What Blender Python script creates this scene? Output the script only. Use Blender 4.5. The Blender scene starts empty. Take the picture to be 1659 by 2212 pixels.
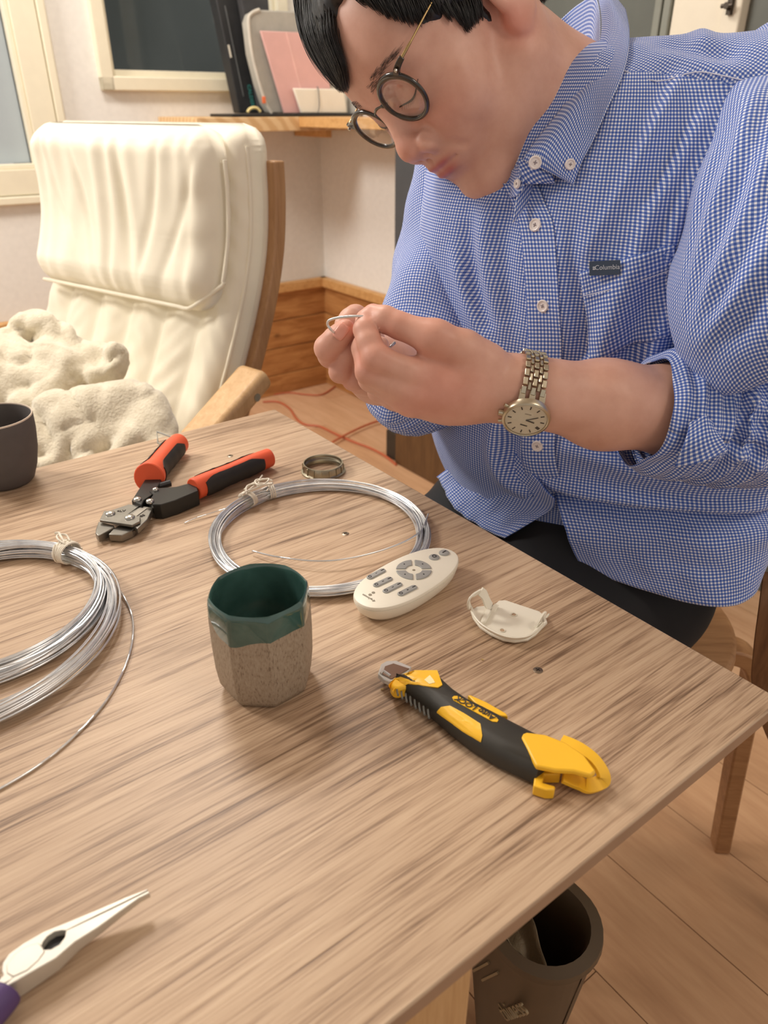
import bpy, bmesh, math, random
import numpy as np
from mathutils import Vector, Matrix, Euler

C = bpy.context.scene.collection
SC = bpy.context.scene
rnd = random.Random(7)
PI = math.pi

# ------------------------------------------------------------------ camera
F_PX, HORIZON = 1600.0, 232.0
PITCH = math.atan((1106 - HORIZON) / F_PX)
CAM_Z = 1.06
TABLE_Z = 0.70
cam_data = bpy.data.cameras.new('camera')
cam = bpy.data.objects.new('camera', cam_data)
C.objects.link(cam)
cam_data.sensor_fit = 'VERTICAL'
cam_data.sensor_height = 36.0
cam_data.lens = F_PX / 2212 * 36.0
cam_data.clip_start = 0.02
cam_data.clip_end = 50
cam.location = (0, 0, CAM_Z)
cam.rotation_euler = (PI / 2 - PITCH, 0, 0)
cam_data.dof.use_dof = True
cam_data.dof.focus_distance = 0.62
cam_data.dof.aperture_fstop = 9.0
SC.camera = cam

# ------------------------------------------------------------------ world and lights
SC.view_settings.view_transform = 'Standard'
SC.view_settings.look = 'None'
SC.view_settings.gamma = 1.0
SC.view_settings.use_curve_mapping = False
SC.view_settings.exposure = 0.0
w = bpy.data.worlds.new('world'); SC.world = w; w.use_nodes = True
w.node_tree.nodes['Background'].inputs[0].default_value = (1.0, 0.92, 0.84, 1)
w.node_tree.nodes['Background'].inputs[1].default_value = 0.60


def area_light(name, loc, size, power, col, target):
    d = bpy.data.lights.new(name, 'AREA'); d.shape = 'DISK'; d.size = size; d.energy = power; d.color = col
    o = bpy.data.objects.new(name, d); C.objects.link(o); o.location = loc
    v = Vector(target) - Vector(loc)
    o.rotation_euler = v.to_track_quat('-Z', 'Y').to_euler()
    return o


area_light('ceiling_lamp_light', (-0.60, 1.70, 2.32), 0.55, 21, (1.0, 0.93, 0.85), (-0.4, 1.4, 0.7))
area_light('kitchen_lamp_light', (1.15, -0.1, 2.3), 0.5, 8, (1.0, 0.88, 0.75), (0.35, 0.8, 0.6))
area_light('dining_lamp_light', (-1.90, 1.20, 2.15), 0.6, 33, (1.0, 0.95, 0.88), (-0.1, 1.6, 0.6))


# ------------------------------------------------------------------ picture point -> world point
_c, _s = math.cos(PITCH), math.sin(PITCH)


def ray(px, py):
    cx = (px - 829.5) / F_PX; cy = (py - 1106.0) / F_PX
    return Vector((cx, _c - cy * _s, -_s - cy * _c))


CAM = Vector((0, 0, CAM_Z))


def at(px, py, z):                    # on the horizontal plane at height z
    r = ray(px, py); return CAM + r * ((z - CAM_Z) / r.z)


def ad(px, py, d):                    # at distance d along the view axis
    return CAM + ray(px, py) * d


def onplane(px, py, p0, n):
    r = ray(px, py); return CAM + r * ((Vector(p0) - CAM).dot(n) / r.dot(n))


def project(P):
    P = np.asarray(P, float); X = P[..., 0]; Y = P[..., 1]; Z = P[..., 2] - CAM_Z
    D = Y * _c - Z * _s; U = Y * _s + Z * _c
    return 829.5 + F_PX * X / D, 1106 - F_PX * U / D, D


# ------------------------------------------------------------------ mesh helpers
class MB:
    def __init__(s):
        s.v = []; s.f = []; s.uv = {}

    def add(s, vs, fs, uvs=None):
        o = len(s.v)
        s.v += [tuple(v) for v in vs]
        for i, f in enumerate(fs):
            if uvs is not None: s.uv[len(s.f)] = uvs[i]
            s.f.append(tuple(a + o for a in f))
        return s

    def box(s, c, d, M=None):
        x, y, z = d[0] / 2, d[1] / 2, d[2] / 2
        vs = [Vector((a * x, b * y, e * z)) for a in (-1, 1) for b in (-1, 1) for e in (-1, 1)]
        if M is not None: vs = [M @ v for v in vs]
        vs = [v + Vector(c) for v in vs]
        return s.add(vs, [(0, 1, 3, 2), (4, 6, 7, 5), (0, 4, 5, 1), (2, 3, 7, 6), (0, 2, 6, 4), (1, 5, 7, 3)])

    def rings(s, R, close=True, cap0=False, cap1=False, loop=False):
        n = len(R[0]); o = []
        vs = [v for r in R for v in r]; fs = []
        m = len(R)
        for i in range(m if loop else m - 1):
            a = i * n; b = ((i + 1) % m) * n
            for j in range(n if close else n - 1):
                k = (j + 1) % n
                fs.append((a + j, a + k, b + k, b + j))
        if cap0: fs.append(tuple(range(n - 1, -1, -1)))
        if cap1: fs.append(tuple(range((m - 1) * n, m * n)))
        return s.add(vs, fs)

    def lathe(s, prof, n=48, c=(0, 0, 0), cap0=False, cap1=False):
        R = [[Vector((c[0] + r * math.cos(2 * PI * j / n), c[1] + r * math.sin(2 * PI * j / n), c[2] + z)) for j in range(n)] for r, z in prof]
        return s.rings(R, True, cap0, cap1)

    def tube(s, P, r, n=8, closed=False, caps=True):
        P = [Vector(p) for p in P]; m = len(P)
        rr = r if hasattr(r, '__len__') else [r] * m
        T = []
        for i in range(m):
            a = P[(i - 1) % m] if closed or i > 0 else P[i]
            b = P[(i + 1) % m] if closed or i < m - 1 else P[i]
            T.append((b - a).normalized())
        u = T[0].orthogonal().normalized(); R = []
        for i in range(m):
            u = (u - T[i] * u.dot(T[i])).normalized(); v = T[i].cross(u)
            R.append([P[i] + (u * math.cos(2 * PI * j / n) + v * math.sin(2 * PI * j / n)) * rr[i] for j in range(n)])
        return s.rings(R, True, caps and not closed, caps and not closed, closed)

    def ribbon(s, P, N, w, t):        # flat strip along P with normals N, width w (or list), thickness t
        P = [Vector(p) for p in P]; m = len(P); R = []
        for i in range(m):
            T = (P[min(i + 1, m - 1)] - P[max(i - 1, 0)]).normalized()
            n = Vector(N[i]); n = (n - T * n.dot(T)).normalized(); b = T.cross(n)
            ww = w[i] if hasattr(w, '__len__') else w
            R.append([P[i] + b * ww / 2 - n * t / 2, P[i] + b * ww / 2 + n * t / 2, P[i] - b * ww / 2 + n * t / 2, P[i] - b * ww / 2 - n * t / 2])
        return s.rings(R, True, True, True)

    def prism(s, poly, z0, z1, M=None, top_in=0.0, bot_in=0.0):
        n = len(poly)
        c = Vector((sum(p[0] for p in poly) / n, sum(p[1] for p in poly) / n))

        def ring(z, inn):
            out = []
            for p in poly:
                d = Vector((p[0], p[1])) - c
                q = c + d * (1 - inn / max(d.length, 1e-6))
                v = Vector((q.x, q.y, z)); out.append(M @ v if M is not None else v)
            return out
        h = z1 - z0
        R = []
        if bot_in: R.append(ring(z0, bot_in)); R.append(ring(z0 + min(bot_in, h * .4), 0))
        else: R.append(ring(z0, 0))
        if top_in: R.append(ring(z1 - min(top_in, h * .4), 0)); R.append(ring(z1, top_in))
        else: R.append(ring(z1, 0))
        return s.rings(R, True, True, True)

    def grid(s, G, uv=None):
        a = len(G); b = len(G[0]); vs = [v for r in G for v in r]; fs = []; us = []
        for i in range(a - 1):
            for j in range(b - 1):
                fs.append((i * b + j, i * b + j + 1, (i + 1) * b + j + 1, (i + 1) * b + j))
                if uv: us.append((uv[i][j], uv[i][j + 1], uv[i + 1][j + 1], uv[i + 1][j]))
        return s.add(vs, fs, us if uv else None)

    def mesh(s, name, smooth=None):
        me = bpy.data.meshes.new(name)
        me.from_pydata(s.v, [], s.f)
        if s.uv:
            ul = me.uv_layers.new(name='UVMap')
            li = 0
            for i, f in enumerate(s.f):
                u = s.uv.get(i)
                for k in range(len(f)):
                    if u: ul.data[li + k].uv = u[k]
                li += len(f)
        me.update()
        if smooth is not None:
            for p in me.polygons: p.use_smooth = True
            me.set_sharp_from_angle(angle=math.radians(smooth))
        return me


def fixnormals(me):
    bm = bmesh.new(); bm.from_mesh(me)
    bmesh.ops.recalc_face_normals(bm, faces=bm.faces); bm.to_mesh(me); bm.free()


def empty(name, loc=(0, 0, 0), rz=0.0, M=None):
    o = bpy.data.objects.new(name, None); C.objects.link(o)
    o.empty_display_size = 0.02
    if M is not None: o.matrix_world = M
    else:
        o.location = loc; o.rotation_euler = (0, 0, rz)
    return o


def wmat(o):
    m = Matrix.LocRotScale(o.location, o.rotation_euler, o.scale)
    p = o.parent
    if p is None: return m
    return wmat(p) @ o.matrix_parent_inverse @ m


def obj(name, mb, mat, parent=None, smooth=35, world=False, bevel=0, seg=2, sub=0, fix=True, solid=0):
    me = mb if isinstance(mb, bpy.types.Mesh) else mb.mesh(name, None)
    if fix and not isinstance(mb, bpy.types.Mesh): fixnormals(me)
    if smooth is not None and len(me.polygons):
        for p in me.polygons: p.use_smooth = True
        if smooth < 180: me.set_sharp_from_angle(angle=math.radians(smooth))
    o = bpy.data.objects.new(name, me); C.objects.link(o)
    for m in (mat if isinstance(mat, (list, tuple)) else [mat]): me.materials.append(m)
    if parent is not None:
        o.parent = parent
        if world: o.matrix_parent_inverse = wmat(parent).inverted()
    if solid:
        so = o.modifiers.new('solid', 'SOLIDIFY'); so.thickness = solid; so.offset = -1
    if bevel:
        b = o.modifiers.new('bevel', 'BEVEL'); b.width = bevel; b.segments = seg; b.limit_method = 'ANGLE'; b.angle_limit = math.radians(40)
        b.harden_normals = False
    if sub:
        ss = o.modifiers.new('sub', 'SUBSURF'); ss.levels = sub; ss.render_levels = sub
    return o


def tag(o, label=None, cat=None, group=None, kind=None):
    if label: o['label'] = label
    if cat: o['category'] = cat
    if group: o['group'] = group
    if kind: o['kind'] = kind
    return o


def text_mesh(body, size, depth=0.0002, align='CENTER', shear=0.0, bold=0.0):
    cu = bpy.data.curves.new('lettering', 'FONT'); cu.body = body; cu.size = size
    cu.align_x = align; cu.align_y = 'CENTER'; cu.extrude = depth; cu.shear = shear; cu.offset = bold; cu.resolution_u = 3
    o = bpy.data.objects.new('lettering', cu); C.objects.link(o)
    dg = bpy.context.evaluated_depsgraph_get()
    me = bpy.data.meshes.new_from_object(o.evaluated_get(dg))
    bpy.data.objects.remove(o); me.materials.clear()
    return me


def text(name, body, size, M, mat, parent, depth=0.0002, shear=0.0, bold=0.0, align='CENTER', world=False):
    me = text_mesh(body, size, depth, align, shear, bold); me.transform(M)
    return obj(name, me, mat, parent, None, world)


def smoothpath(P, n=8, closed=False):
    P = [Vector(p) for p in P]; m = len(P); out = []
    rng = range(m) if closed else range(m - 1)
    for i in rng:
        p0 = P[(i - 1) % m] if closed or i > 0 else P[i]
        p1 = P[i]; p2 = P[(i + 1) % m]
        p3 = P[(i + 2) % m] if closed or i < m - 2 else p2
        for k in range(n):
            t = k / n
            out.append(0.5 * ((2 * p1) + (p2 - p0) * t + (2 * p0 - 5 * p1 + 4 * p2 - p3) * t * t + (3 * p1 - p0 - 3 * p2 + p3) * t ** 3))
    if not closed: out.append(P[-1])
    return out


def frame(o, x, y, z):                # matrix from origin and three axes
    return Matrix(((x[0], y[0], z[0], o[0]), (x[1], y[1], z[1], o[1]), (x[2], y[2], z[2], o[2]), (0, 0, 0, 1)))


def rrect(w, h, r, n=5):
    out = []
    for cx, cy, a0 in ((w / 2 - r, h / 2 - r, 0), (-w / 2 + r, h / 2 - r, 90), (-w / 2 + r, -h / 2 + r, 180), (w / 2 - r, -h / 2 + r, 270)):
        for k in range(n + 1):
            a = math.radians(a0 + 90 * k / n); out.append((cx + r * math.cos(a), cy + r * math.sin(a)))
    return out


# ------------------------------------------------------------------ materials
def srgb(r, g, b):
    return tuple(((c / 255) / 12.92 if c / 255 <= .04045 else ((c / 255 + .055) / 1.055) ** 2.4) for c in (r, g, b)) + (1,)


class NT:
    def __init__(s, name):
        s.m = bpy.data.materials.new(name); s.m.use_nodes = True; s.t = s.m.node_tree; s.n = s.t.nodes
        s.p = s.n['Principled BSDF']

    def new(s, t, **kw):
        nd = s.n.new(t)
        for k, v in kw.items(): setattr(nd, k, v)
        return nd

    def link(s, a, b): s.t.links.new(a, b)

    def val(s, sock, v):
        if hasattr(v, 'links') or isinstance(v, bpy.types.NodeSocket): s.link(v, sock)
        else: sock.default_value = v

    def math(s, op, a, b=0.0, c=None, clamp=False):
        nd = s.new('ShaderNodeMath', operation=op, use_clamp=clamp)
        s.val(nd.inputs[0], a); s.val(nd.inputs[1], b)
        if c is not None: s.val(nd.inputs[2], c)
        return nd.outputs[0]

    def mix(s, f, a, b, blend='MIX'):
        nd = s.new('ShaderNodeMix', data_type='RGBA', blend_type=blend)
        s.val(nd.inputs[0], f); s.val(nd.inputs[6], a); s.val(nd.inputs[7], b)
        return nd.outputs[2]

    def coord(s, kind='Object', scale=(1, 1, 1), rot=(0, 0, 0), loc=(0, 0, 0)):
        tc = s.new('ShaderNodeTexCoord'); mp = s.new('ShaderNodeMapping')
        mp.inputs['Scale'].default_value = scale; mp.inputs['Rotation'].default_value = rot; mp.inputs['Location'].default_value = loc
        s.link(tc.outputs[kind], mp.inputs[0]); return mp.outputs[0]

    def noise(s, co, scale=5, detail=3, rough=.5, dist=0, col=False):
        nd = s.new('ShaderNodeTexNoise'); s.link(co, nd.inputs['Vector'])
        nd.inputs['Scale'].default_value = scale; nd.inputs['Detail'].default_value = detail
        nd.inputs['Roughness'].default_value = rough; nd.inputs['Distortion'].default_value = dist
        return nd.outputs['Color' if col else 'Fac']

    def ramp(s, f, stops, interp='LINEAR'):
        nd = s.new('ShaderNodeValToRGB'); s.link(f, nd.inputs[0]); cr = nd.color_ramp; cr.interpolation = interp
        while len(cr.elements) < len(stops): cr.elements.new(0.5)
        for e, (p, c) in zip(cr.elements, stops):
            e.position = p; e.color = c if len(c) == 4 else tuple(c) + (1,)
        return nd.outputs[0]

    def bump(s, h, strength=.3, dist=.001):
        nd = s.new('ShaderNodeBump'); nd.inputs['Strength'].default_value = strength; nd.inputs['Distance'].default_value = dist
        s.link(h, nd.inputs['Height']); s.link(nd.outputs[0], s.p.inputs['Normal'])

    def set(s, **kw):
        names = dict(col='Base Color', rough='Roughness', metal='Metallic', spec='Specular IOR Level', coat='Coat Weight', coat_r='Coat Roughness',
                     trans='Transmission Weight', ior='IOR', sss='Subsurface Weight', alpha='Alpha', sheen='Sheen Weight', emis='Emission Strength', emcol='Emission Color')
        for k, v in kw.items(): s.val(s.p.inputs[names[k]], v)
        return s


def plain(name, rgb, rough=.5, metal=0, var=.08, scale=30, bump=.0, bscale=200, bdist=.0005, **kw):
    """one colour with faint procedural mottling and optional fine relief"""
    t = NT(name); co = t.coord()
    c = srgb(*rgb)
    if var:
        lo = tuple(x * (1 - var) for x in c[:3]) + (1,); hi = tuple(min(1, x * (1 + var)) for x in c[:3]) + (1,)
        t.set(col=t.ramp(t.noise(co, scale, 4), [(.3, lo), (.7, hi)]))
    else: t.set(col=c)
    t.set(rough=rough, metal=metal, **kw)
    if bump: t.bump(t.noise(co, bscale, 3), bump, bdist)
    return t.m


def wood(name, light, mid, dark, along='X', scale=1.0, rough=.5, bump=.25, stretch=14, coat=0):
    t = NT(name)
    sc = {'X': (1, stretch, stretch), 'Y': (stretch, 1, stretch), 'Z': (stretch, stretch, 1)}[along]
    sc = tuple(a * scale for a in sc)
    co = t.coord('Object', sc)
    n1 = t.noise(co, 3.0, 6, .6, .6); n2 = t.noise(co, 14.0, 4, .6, .2)
    f = t.math('ADD', t.math('MULTIPLY', n1, .7), t.math('MULTIPLY', n2, .3))
    t.set(col=t.ramp(f, [(.30, srgb(*dark)), (.48, srgb(*mid)), (.68, srgb(*light))]), rough=rough, coat=coat)
    if bump: t.bump(n2, bump, .0006)
    return t.m


def gingham(name='blue_gingham', period=.0027):
    t = NT(name)
    uv = t.new('ShaderNodeUVMap'); uv.uv_map = 'UVMap'
    sp = t.new('ShaderNodeSeparateXYZ'); t.link(uv.outputs[0], sp.inputs[0])

    def stripe(a):
        fr = t.math('FRACT', t.math('MULTIPLY', a, 1 / period))
        d = t.math('ABSOLUTE', t.math('SUBTRACT', fr, .5))       # 0 at stripe middle
        return t.math('SUBTRACT', 1.0, t.math('SMOOTH_MIN', 1.0, t.math('MULTIPLY', t.math('MAXIMUM', t.math('SUBTRACT', d, .22), 0.0), 9.0), .1), clamp=True)
    su = stripe(sp.outputs[0]); sv = stripe(sp.outputs[1])
    one = t.math('MAXIMUM', su, sv); both = t.math('MULTIPLY', su, sv)
    white = srgb(240, 240, 248); mid = srgb(126, 148, 205); dark = srgb(58, 88, 170)
    c = t.mix(both, t.mix(one, white, mid), dark)
    t.set(col=c, rough=.85, spec=.2, sheen=.15)
    wv = t.math('ADD', t.math('SINE', t.math('MULTIPLY', sp.outputs[0], 2 * PI / .0006)), t.math('SINE', t.math('MULTIPLY', sp.outputs[1], 2 * PI / .0006)))
    t.bump(wv, .08, .0002)
    return t.m


def glass(name, tint=(1, 1, 1, 1), fac=.06, rough=.02):
    t = NT(name); n = t.n
    tr = n.new('ShaderNodeBsdfTransparent'); tr.inputs[0].default_value = tint
    gl = n.new('ShaderNodeBsdfGlossy'); gl.inputs['Roughness'].default_value = rough
    lw = n.new('ShaderNodeLayerWeight'); lw.inputs[0].default_value = .5
    f = t.math('ADD', t.math('MULTIPLY', t.math('POWER', lw.outputs['Facing'], 4.0), .5), fac, clamp=True)
    mx = n.new('ShaderNodeMixShader'); t.link(f, mx.inputs[0]); t.link(tr.outputs[0], mx.inputs[1]); t.link(gl.outputs[0], mx.inputs[2])
    t.link(mx.outputs[0], n['Material Output'].inputs[0])
    return t.m
# ================================================================== materials shared
m_wall = plain('cream_wallpaper', (236, 233, 227), .9, var=.03, scale=60, bump=.25, bscale=260, bdist=.0008)
m_cream = plain('cream_painted_trim', (238, 230, 206), .45, var=.02)
m_steel = plain('steel', (190, 188, 182), .28, 1.0, var=.05)
m_black = plain('black_plastic', (28, 28, 30), .45, var=.05)
m_white = plain('white_plastic', (240, 234, 218), .4, var=.015, sss=0.0)

RC = Vector((-.245, 3.153, 0)); E1 = Vector((.8, .6, 0)); E2 = Vector((.6, -.8, 0)); UP = Vector((0, 0, 1))


def LW(s, z, d=0.0):                  # point on the window wall: s along it (negative = left of the corner), d out into the room
    return RC + E1 * s + E2 * d + UP * z


def RW(t, z, d=0.0):                  # point on the right wall: t along it from the corner, d out into the room
    return RC + E2 * t - E1 * d + UP * z


M_LW = frame(RC, E1, E2, UP)          # local x along the wall, y into the room
M_RW = frame(RC, E2, -E1, UP)


def lbox(mb, M, x0, x1, y0, y1, z0, z1):
    c = M @ Vector(((x0 + x1) / 2, (y0 + y1) / 2, (z0 + z1) / 2))
    return mb.box(c, (abs(x1 - x0), abs(y1 - y0), abs(z1 - z0)), M.to_3x3())


# ------------------------------------------------------------------ floor
m_fl = []
for k, (dl, dm, dd) in enumerate([((212, 172, 136), (200, 158, 122), (186, 142, 106)), ((218, 180, 146), (206, 166, 130), (190, 148, 112)), ((208, 166, 128), (196, 153, 116), (180, 137, 102))]):
    m_fl.append(wood('maple_board_%d' % k, dl, dm, dd, 'Y', 1.2, .38, .05, 8))
m_floor_base = plain('floor_seam', (120, 84, 52), .8)
floor = MB(); M_FL = frame(Vector((0, 0, 0)), E1, E2, UP)
lbox(floor, M_FL, -2.6, 1.70, -2.68, 2.2, -.06, -.012)
floor = tag(obj('floor', floor, m_floor_base, None), kind='structure')
PW = .1613
for i in range(-9, 7):
    a0 = .598 + PW * i
    x0, x1 = a0, min(a0 + PW, 1.696)
    if x1 - x0 < .02: continue
    off = (i * .37) % 1.0
    y = -2.67
    first = True
    while y < 1.9:
        L = .9 * (off if first and off > .15 else 1.0); first = False
        y1 = min(y + L, 2.0)
        b = MB(); c = M_FL @ Vector(((x0 + x1) / 2, (y + y1) / 2, -.006))
        b.box((0, 0, 0), (x1 - x0 - .0016, y1 - y - .0016, .012))
        o = obj('floor_board', b, m_fl[rnd.randrange(3)], floor, 30)
        o.location = c; o.rotation_euler = (0, 0, math.atan2(E1.y, E1.x))
        y = y1

# ------------------------------------------------------------------ walls
mb = MB()
# window wall built around its two window openings
for x0, x1, z0, z1 in ((-3.0, -2.2, 0, 2.4), (-2.2, -.93, 0, .795), (-2.2, -.93, 2.15, 2.4), (-.93, -.800, 0, 2.4), (-.800, -.12, 0, 1.112), (-.800, -.12, 2.0, 2.4), (-.12, .12, 0, 2.4)):
    lbox(mb, M_LW, x0, x1, -.12, 0, z0, z1)
tag(obj('wall_left', mb, m_wall, None), kind='structure')
mb = MB(); lbox(mb, M_RW, 0.0, 3.2, -.12, 0, 0, 2.4)
tag(obj('wall_right', mb, m_wall, None), kind='structure')
mb = MB(); lbox(mb, M_FL, -2.6, 1.82, -2.79, 2.2, 2.4, 2.46)
tag(obj('ceiling', mb, m_wall, None), kind='structure')

# pine wainscot: cap rail, boards, baseboard
t = NT('knotty_pine')
co = t.coord('Object', (2.2, 2.2, 16)); n1 = t.noise(co, 3, 6, .6, .8)
base = t.ramp(n1, [(.3, srgb(150, 98, 52)), (.5, srgb(178, 124, 72)), (.7, srgb(200, 148, 92))])
vo = t.new('ShaderNodeTexVoronoi'); t.link(t.coord('Object', (5.0, 5.0, 8.5)), vo.inputs['Vector']); vo.inputs['Scale'].default_value = 1.0
kn = t.ramp(vo.outputs['Distance'], [(.06, (1, 1, 1)), (.13, (0, 0, 0))])
t.set(col=t.mix(kn, base, srgb(84, 48, 24)), rough=.5)
m_pine = t.m
m_pine_cap = wood('pine_cap', (222, 176, 118), (206, 158, 100), (184, 134, 78), 'X', 1.5, .45, .1)
for side, M, a, b in (('left', M_LW, -3.0, -.0), ('right', M_RW, .0, .83)):
    r = tag(empty('trim_' + ('1' if side == 'left' else '2'), M @ Vector((a, 0, 0))), kind='structure')
    for k in range(3):
        m = MB(); lbox(m, M, a, b, .002, .016, .08 + .112 * k + .0015, .08 + .112 * (k + 1) - .0015)
        obj('board', m, m_pine, r, world=True, bevel=.002)
    m = MB(); lbox(m, M, a, b, .002, .034, .413, .450)
    obj('cap_rail', m, m_pine_cap, r, world=True, bevel=.004)
    m = MB(); lbox(m, M, a, b, .002, .026, .0, .08)
    tag(obj('baseboard_' + side, m, m_pine, None, bevel=.003), kind='structure')

# ------------------------------------------------------------------ windows
m_night = plain('night_outside', (120, 122, 122), .9, var=.2, scale=2)
m_pane = glass('window_glass', (.8, .84, .85, 1), .02, .03)
m_frost = plain('frosted_pane', (172, 182, 188), .35, var=.06, scale=4)


def window(idx, x0, x1, z0, z1, fw, depth, paneM, sash=0.0):
    r = tag(empty('window_%d' % idx, LW(x0, z0)), kind='structure')
    for nm, q in (('jamb', (x0, x0 + fw, z0, z1)), ('jamb', (x1 - fw, x1, z0, z1)), ('sill', (x0, x1, z0, z0 + fw)), ('head', (x0, x1, z1 - fw, z1))):
        m = MB(); lbox(m, M_LW, q[0], q[1], -.02, depth, q[2], q[3])
        obj(nm, m, m_cream, r, world=True, bevel=.004)
    a0, a1, b0, b1 = x0 + fw, x1 - fw, z0 + fw, z1 - fw
    if sash:
        for nm, q in (('sash_stile', (a0 + .002, a0 + sash, b0 + .002, b1 - .002)), ('sash_stile', (a1 - sash, a1 - .002, b0 + .002, b1 - .002)), ('sash_rail', (a0 + sash, a1 - sash, b0 + .002, b0 + sash)), ('sash_rail', (a0 + sash, a1 - sash, b1 - sash, b1 - .002))):
            m = MB(); lbox(m, M_LW, q[0], q[1], -.03, depth - .008, q[2], q[3])
            obj(nm, m, m_cream, r, world=True, bevel=.003)
        a0 += sash; a1 -= sash; b0 += sash; b1 -= sash
        bead = .014
        for q in ((a0, a0 + bead, b0, b1), (a1 - bead, a1, b0, b1), (a0 + bead, a1 - bead, b0, b0 + bead), (a0 + bead, a1 - bead, b1 - bead, b1)):
            m = MB(); lbox(m, M_LW, q[0], q[1], -.03, depth - .018, q[2], q[3])
            obj('glazing_bead', m, m_cream, r, world=True, bevel=.003)
        a0 += bead; a1 -= bead; b0 += bead; b1 -= bead
    else:
        for q in ((a0, a0 + .012, b0, b1), (a1 - .012, a1, b0, b1), (a0 + .012, a1 - .012, b0, b0 + .018), (a0 + .012, a1 - .012, b1 - .012, b1)):
            m = MB(); lbox(m, M_LW, q[0], q[1], -.05, .004, q[2], q[3])
            obj('inner_lip', m, m_cream, r, world=True, bevel=.002)
    m = MB(); lbox(m, M_LW, a0 + .001, a1 - .001, -.046, -.04, b0 + .001, b1 - .001)
    obj('pane', m, paneM, r, world=True)
    return r


window(1, -2.15, -.932, .795, 2.12, .024, .022, m_frost, .075)
window(2, -.804, -.125, 1.106, 2.0, .040, .028, m_pane)
mb = MB(); lbox(mb, M_LW, -.95, .1, -.7, -.66, .7, 2.3)
tag(obj('night_backdrop', mb, m_night, None), kind='structure')  # added panel; its grey stands in for the night view and pane reflections

# ------------------------------------------------------------------ doors and glazed panel on the right wall
m_doorw = plain('white_door_paint', (226, 216, 196), .5, var=.02)
m_grey = plain('grey_green_glazing', (96, 98, 92), .22, var=.12, scale=6)
m_trimg = plain('grey_green_trim', (128, 130, 120), .5, var=.05)
r = tag(empty('door_1', RW(1.45, 0)), kind='structure')
m = MB(); lbox(m, M_RW, 1.02, 1.46, .002, .03, .0, 2.05); obj('glazed_leaf', m, m_grey, r, world=True, bevel=.003)
for x in (1.455, 1.478):
    m = MB(); lbox(m, M_RW, x + .002, x + .021, .002, .045, .0, 2.08); obj('door_trim', m, m_trimg, r, world=True, bevel=.003)
m = MB(); lbox(m, M_RW, 1.17, 1.24, .031, .04, 1.14, 1.22); obj('wooden_catch', m, plain('catch_wood', (110, 80, 60), .5), r, world=True, bevel=.004)
r = tag(empty('door_2', RW(1.6, 0)), kind='structure')
m = MB(); lbox(m, M_RW, 1.502, 1.628, .002, .04, .0, 2.05); obj('door_leaf', m, m_doorw, r, world=True, bevel=.004)
m = MB(); lbox(m, M_RW, 1.628, 1.672, .002, .055, .0, 2.08); obj('door_stile', m, m_doorw, r, world=True, bevel=.004)
hp = RW(1.650, 1.239, .056)
m = MB(); m.box(hp - E1 * .003, (.010, .010, .030), M_RW.to_3x3())
m.tube([hp, hp - E1 * .02], .006, 12); m.tube([hp - E1 * .016 - E2 * .012, hp - E1 * .016 + E2 * .012], .004, 10)
obj('door_latch', m, plain('dark_bronze', (70, 62, 55), .4, .8), r, world=True)
m = MB(); lbox(m, M_RW, 1.674, 2.5, .002, .03, .0, 2.08)
tag(obj('door_3', m, m_grey, None, bevel=.003), kind='structure')

# ------------------------------------------------------------------ shelf boards on the walls
m_end = NT('laminated_pine')
co = m_end.coord('Object', (1, 1, 1)); wv = m_end.new('ShaderNodeTexWave', wave_type='RINGS', rings_direction='SPHERICAL'); m_end.link(co, wv.inputs[0])
wv.inputs['Scale'].default_value = 14; wv.inputs['Distortion'].default_value = 3; wv.inputs['Detail'].default_value = 2
m_end.set(col=m_end.ramp(wv.outputs['Fac'], [(.2, srgb(214, 172, 122)), (.8, srgb(232, 198, 150))]), rough=.5)
m_shelf = m_end.m
Z_SH = 1.033
r = tag(empty('wall_shelf', LW(-.3, Z_SH)), 'pale laminated pine shelf running along both walls behind the armchair', 'shelf')
m = MB(); lbox(m, M_LW, -.63, -.005, .002, .30, Z_SH - .041, Z_SH); obj('long_board', m, m_shelf, r, world=True, bevel=.002)
m = MB(); lbox(m, M_RW, .302, .95, .002, .27, Z_SH - .030, Z_SH); obj('return_board', m, m_pine_cap, r, world=True, bevel=.002)
for s in (-.5, -.1):
    m = MB(); lbox(m, M_LW, s - .012, s + .012, .002, .22, Z_SH - .066, Z_SH - .042); obj('bracket', m, m_pine_cap, r, world=True, bevel=.002)


def shelf_pt(px, py, d=.14):          # on a vertical plane d out from the window wall
    return onplane(px, py, LW(0, 0, d), E2)


def leaner(name, quad, d, th, mat, label, cat, parts=()):
    """flat upright thing on the shelf: outline on a plane d from the wall, given thickness"""
    P = [shelf_pt(x, y, d) for x, y in quad]
    zmin = min(p.z for p in P)
    P = [p + UP * (Z_SH + .0095 - zmin) * (1 if True else 0) for p in P]
    m = MB(); m.rings([[p for p in P], [p + E2 * th for p in P]], True, True, True)
    o = obj(name, m, mat, None, bevel=min(th * .3, .004), world=False)
    return o, P


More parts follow.
